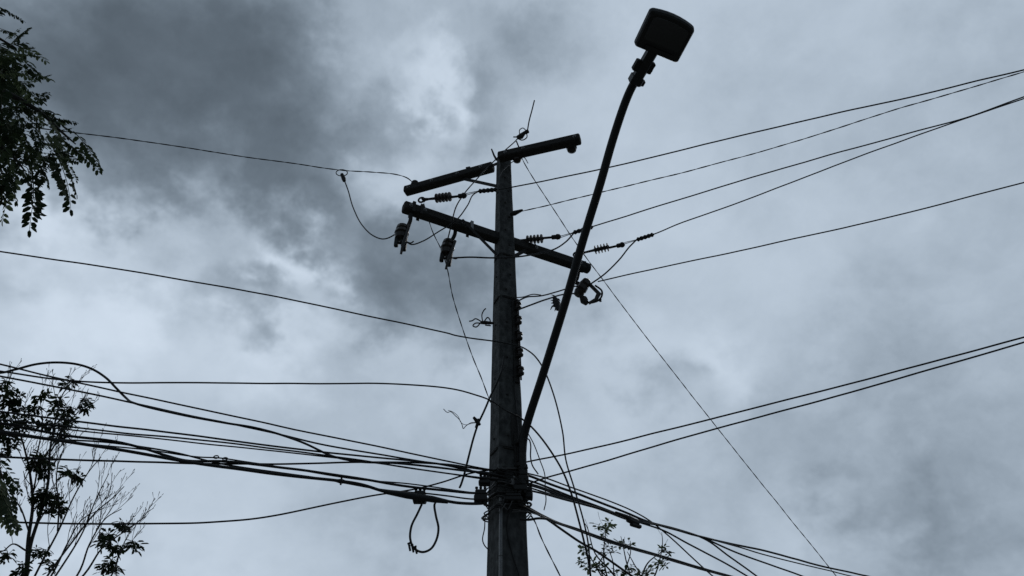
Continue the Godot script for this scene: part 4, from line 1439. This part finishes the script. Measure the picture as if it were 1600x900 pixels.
func bare_tree() -> void:
	var d := 9.0
	var root := D(45, 905, d)
	var foot := Vector3(root.x - 0.1, 0, root.z)
	var o := thing("sparse_tree", "half-bare tree at the lower left with thin twigs and few leaf clumps", "tree", "", foot)
	var s := Shape.new()
	var crown := D(42, 890, d)
	limb(s, [foot, foot + Vector3(-0.05, 1.5, 0), foot + Vector3(0.08, 3.0, 0.05), crown], 0.1, 0.034, 12)
	part("trunk", s, M.bark, o)
	var low := foot + Vector3(0.08, 3.1, 0.05)
	var limbs := [
		[crown, [44, 845, 9.0], [51, 790, 9.0], [47, 742, 9.0], [38, 700, 9.05], [24, 655, 9.1], [8, 605, 9.15]],
		[crown, [48, 850, 9.0], [62, 805, 8.9], [75, 755, 8.85], [78, 705, 8.8], [86, 660, 8.8], [97, 618, 8.8], [113, 596, 8.8]],
		[low, [62, 885, 8.9], [92, 828, 8.8], [116, 775, 8.75], [138, 738, 8.7], [158, 714, 8.7]],
		[low, [76, 897, 8.8], [112, 848, 8.7], [150, 800, 8.6], [176, 778, 8.6], [194, 760, 8.6]],
		[low, [84, 893, 9.2], [105, 850, 9.3], [128, 812, 9.3], [163, 793, 9.35]],
		[low, [132, 897, 8.6], [160, 856, 8.5], [195, 830, 8.5], [229, 806, 8.5]],
		[[52, 770, 9.0], [62, 725, 9.0], [84, 692, 9.0], [100, 662, 9.0], [108, 640, 9.0]],
		[[80, 705, 8.8], [100, 670, 8.75], [118, 648, 8.7], [136, 632, 8.7]],
		[[40, 860, 9.0], [20, 850, 9.1], [2, 862, 9.2], [-20, 855, 9.2]],
		[[90, 830, 8.8], [92, 790, 8.8], [88, 750, 8.8], [92, 720, 8.8], [100, 700, 8.8]],
		[low, [120, 900, 9.0], [140, 850, 9.0], [165, 810, 9.0], [190, 795, 9.0]],
		[low, [170, 905, 8.7], [190, 860, 8.7], [208, 845, 8.7]],
		[[45, 830, 9.0], [30, 790, 9.1], [10, 770, 9.2], [-10, 740, 9.2]],
		[[47, 740, 9.0], [60, 700, 9.05], [66, 660, 9.05], [62, 620, 9.1]],
		[low, [100, 880, 9.4], [130, 830, 9.4], [150, 780, 9.4], [170, 740, 9.4]]]
	var fine := Shape.new()
	var i := 0
	for q in limbs:
		var line := []
		for e in q:
			line.append(e if e is Vector3 else D(e[0], e[1], e[2]))
		s = Shape.new()
		var thick := 0.021 if i < 2 else 0.012 if q[0] is Vector3 else 0.009
		limb(s, line, thick, 0.004, 8)
		part("branch", s, M.bark, o)
		twigs(fine, smooth(line.slice(1 if q[0] is Vector3 else 0), 8), thick * 0.55, 0.115, 0.27, 2, 0.25)
		i += 1
	part("twigs", fine, M.bark, o).set_meta("kind", "stuff")
	var kinds := []
	for k in 5:
		kinds.append(cluster_mesh(k, 0.42, 1.0, 24))
	for c in [[8, 598], [16, 612], [5, 622], [62, 622], [72, 616], [50, 640], [102, 603], [112, 596], [92, 626], [104, 640], [86, 632], [140, 634], [135, 626], [132, 640], [95, 654], [108, 652], [105, 666], [82, 668], [98, 680], [94, 686], [110, 660], [10, 648], [28, 656], [4, 668], [40, 660], [6, 690], [16, 700], [65, 718], [58, 726], [70, 728], [52, 722], [68, 736], [110, 742], [122, 748], [104, 738], [64, 772], [75, 784], [55, 780], [60, 790], [72, 770], [90, 790], [92, 802], [84, 778], [196, 826], [188, 822], [165, 845], [175, 856], [158, 851], [168, 838], [205, 850], [211, 853], [182, 858], [170, 886], [160, 890], [180, 893], [172, 878], [70, 864], [60, 868], [76, 880], [80, 890], [56, 862], [36, 885], [32, 896], [10, 870], [2, 800], [2, 606], [26, 622], [12, 632], [30, 640], [46, 650], [60, 640], [2, 655], [20, 668], [34, 672], [50, 670], [66, 664], [2, 680], [14, 684], [28, 690], [84, 644], [96, 668], [4, 712], [60, 714], [72, 722], [56, 732], [68, 742], [80, 776], [66, 782], [96, 796], [72, 800]]:
		var m := MeshInstance3D.new()
		m.name = "leaf_cluster"
		m.mesh = kinds[rng.randi() % 5]
		m.material_override = M.leaf_deep if rng.randf() < 0.7 else M.leaf_mid
		var size := rng.randf_range(0.15, 0.24)
		m.transform = Transform3D(Basis.from_euler(Vector3(rng.randf_range(-0.3, 0.3), rng.randf() * TAU, rng.randf_range(-0.3, 0.3))) * size, D(c[0], c[1], 8.85 + rng.randf_range(-0.15, 0.15)) - o.position)
		o.add_child(m, true)


func far_tree() -> void:
	var d := 13.0
	var root := D(975, 960, d)
	var foot := Vector3(root.x, 0, root.z)
	var o := thing("small_tree", "small treetop with star-shaped leaves at the bottom, right of the pole", "tree", "", foot)
	var s := Shape.new()
	limb(s, [foot, foot + Vector3(0.06, 1.8, 0), root], 0.12, 0.05, 12)
	part("trunk", s, M.bark, o)
	var fine := Shape.new()
	for q in [[[950, 905], [943, 870], [946, 835], [943, 822]], [[960, 905], [958, 880], [951, 858]], [[955, 910], [935, 890], [915, 880]], [[940, 900], [925, 875], [913, 862]], [[985, 905], [978, 875], [973, 850], [970, 838]], [[1000, 905], [1012, 880], [1030, 865], [1040, 858]], [[1020, 905], [1030, 878], [1035, 850], [1034, 832]], [[985, 905], [983, 893]], [[1000, 905], [990, 880], [980, 862]], [[1008, 905], [1011, 893]], [[960, 900], [930, 865], [918, 825], [912, 815]], [[975, 900], [985, 865], [985, 845]], [[945, 905], [938, 890]]]:
		var line := [root + Vector3(rng.randf_range(-0.05, 0.05), 0.1, 0)]
		for e in q:
			line.append(D(e[0], e[1], d + rng.randf_range(-0.3, 0.3)))
		s = Shape.new()
		limb(s, line, 0.018, 0.005, 6)
		part("branch", s, M.bark, o)
		twigs(fine, smooth(line.slice(1), 6), 0.008, 0.55, 0.26, 1, 0.4)
	part("twigs", fine, M.bark, o).set_meta("kind", "stuff")
	var kinds := []
	for k in 4:
		kinds.append(cluster_mesh(20 + k, 0.46, 0.4, 11))
	for c in [[935, 822], [945, 828], [953, 820], [943, 836], [950, 852], [957, 860], [945, 862], [912, 858], [918, 864], [908, 876], [914, 884], [920, 888], [928, 882], [938, 888], [945, 892], [938, 880], [968, 850], [976, 852], [983, 850], [1036, 858], [1043, 862], [1032, 874], [1038, 880], [1028, 882], [980, 892], [986, 888], [974, 896], [992, 896], [1011, 893], [1004, 898], [1016, 889], [962, 898]]:
		var m := MeshInstance3D.new()
		m.name = "leaf_cluster"
		m.mesh = kinds[rng.randi() % 4]
		m.material_override = M.leaf_pale if rng.randf() < 0.6 else M.leaf_mid
		var size := rng.randf_range(0.22, 0.32)
		m.transform = Transform3D(Basis.from_euler(Vector3(rng.randf_range(-0.4, 0.6), rng.randf() * TAU, rng.randf_range(-0.4, 0.4))) * size, D(c[0], c[1], 12.9 + rng.randf_range(-0.3, 0.3)) - o.position)
		o.add_child(m, true)
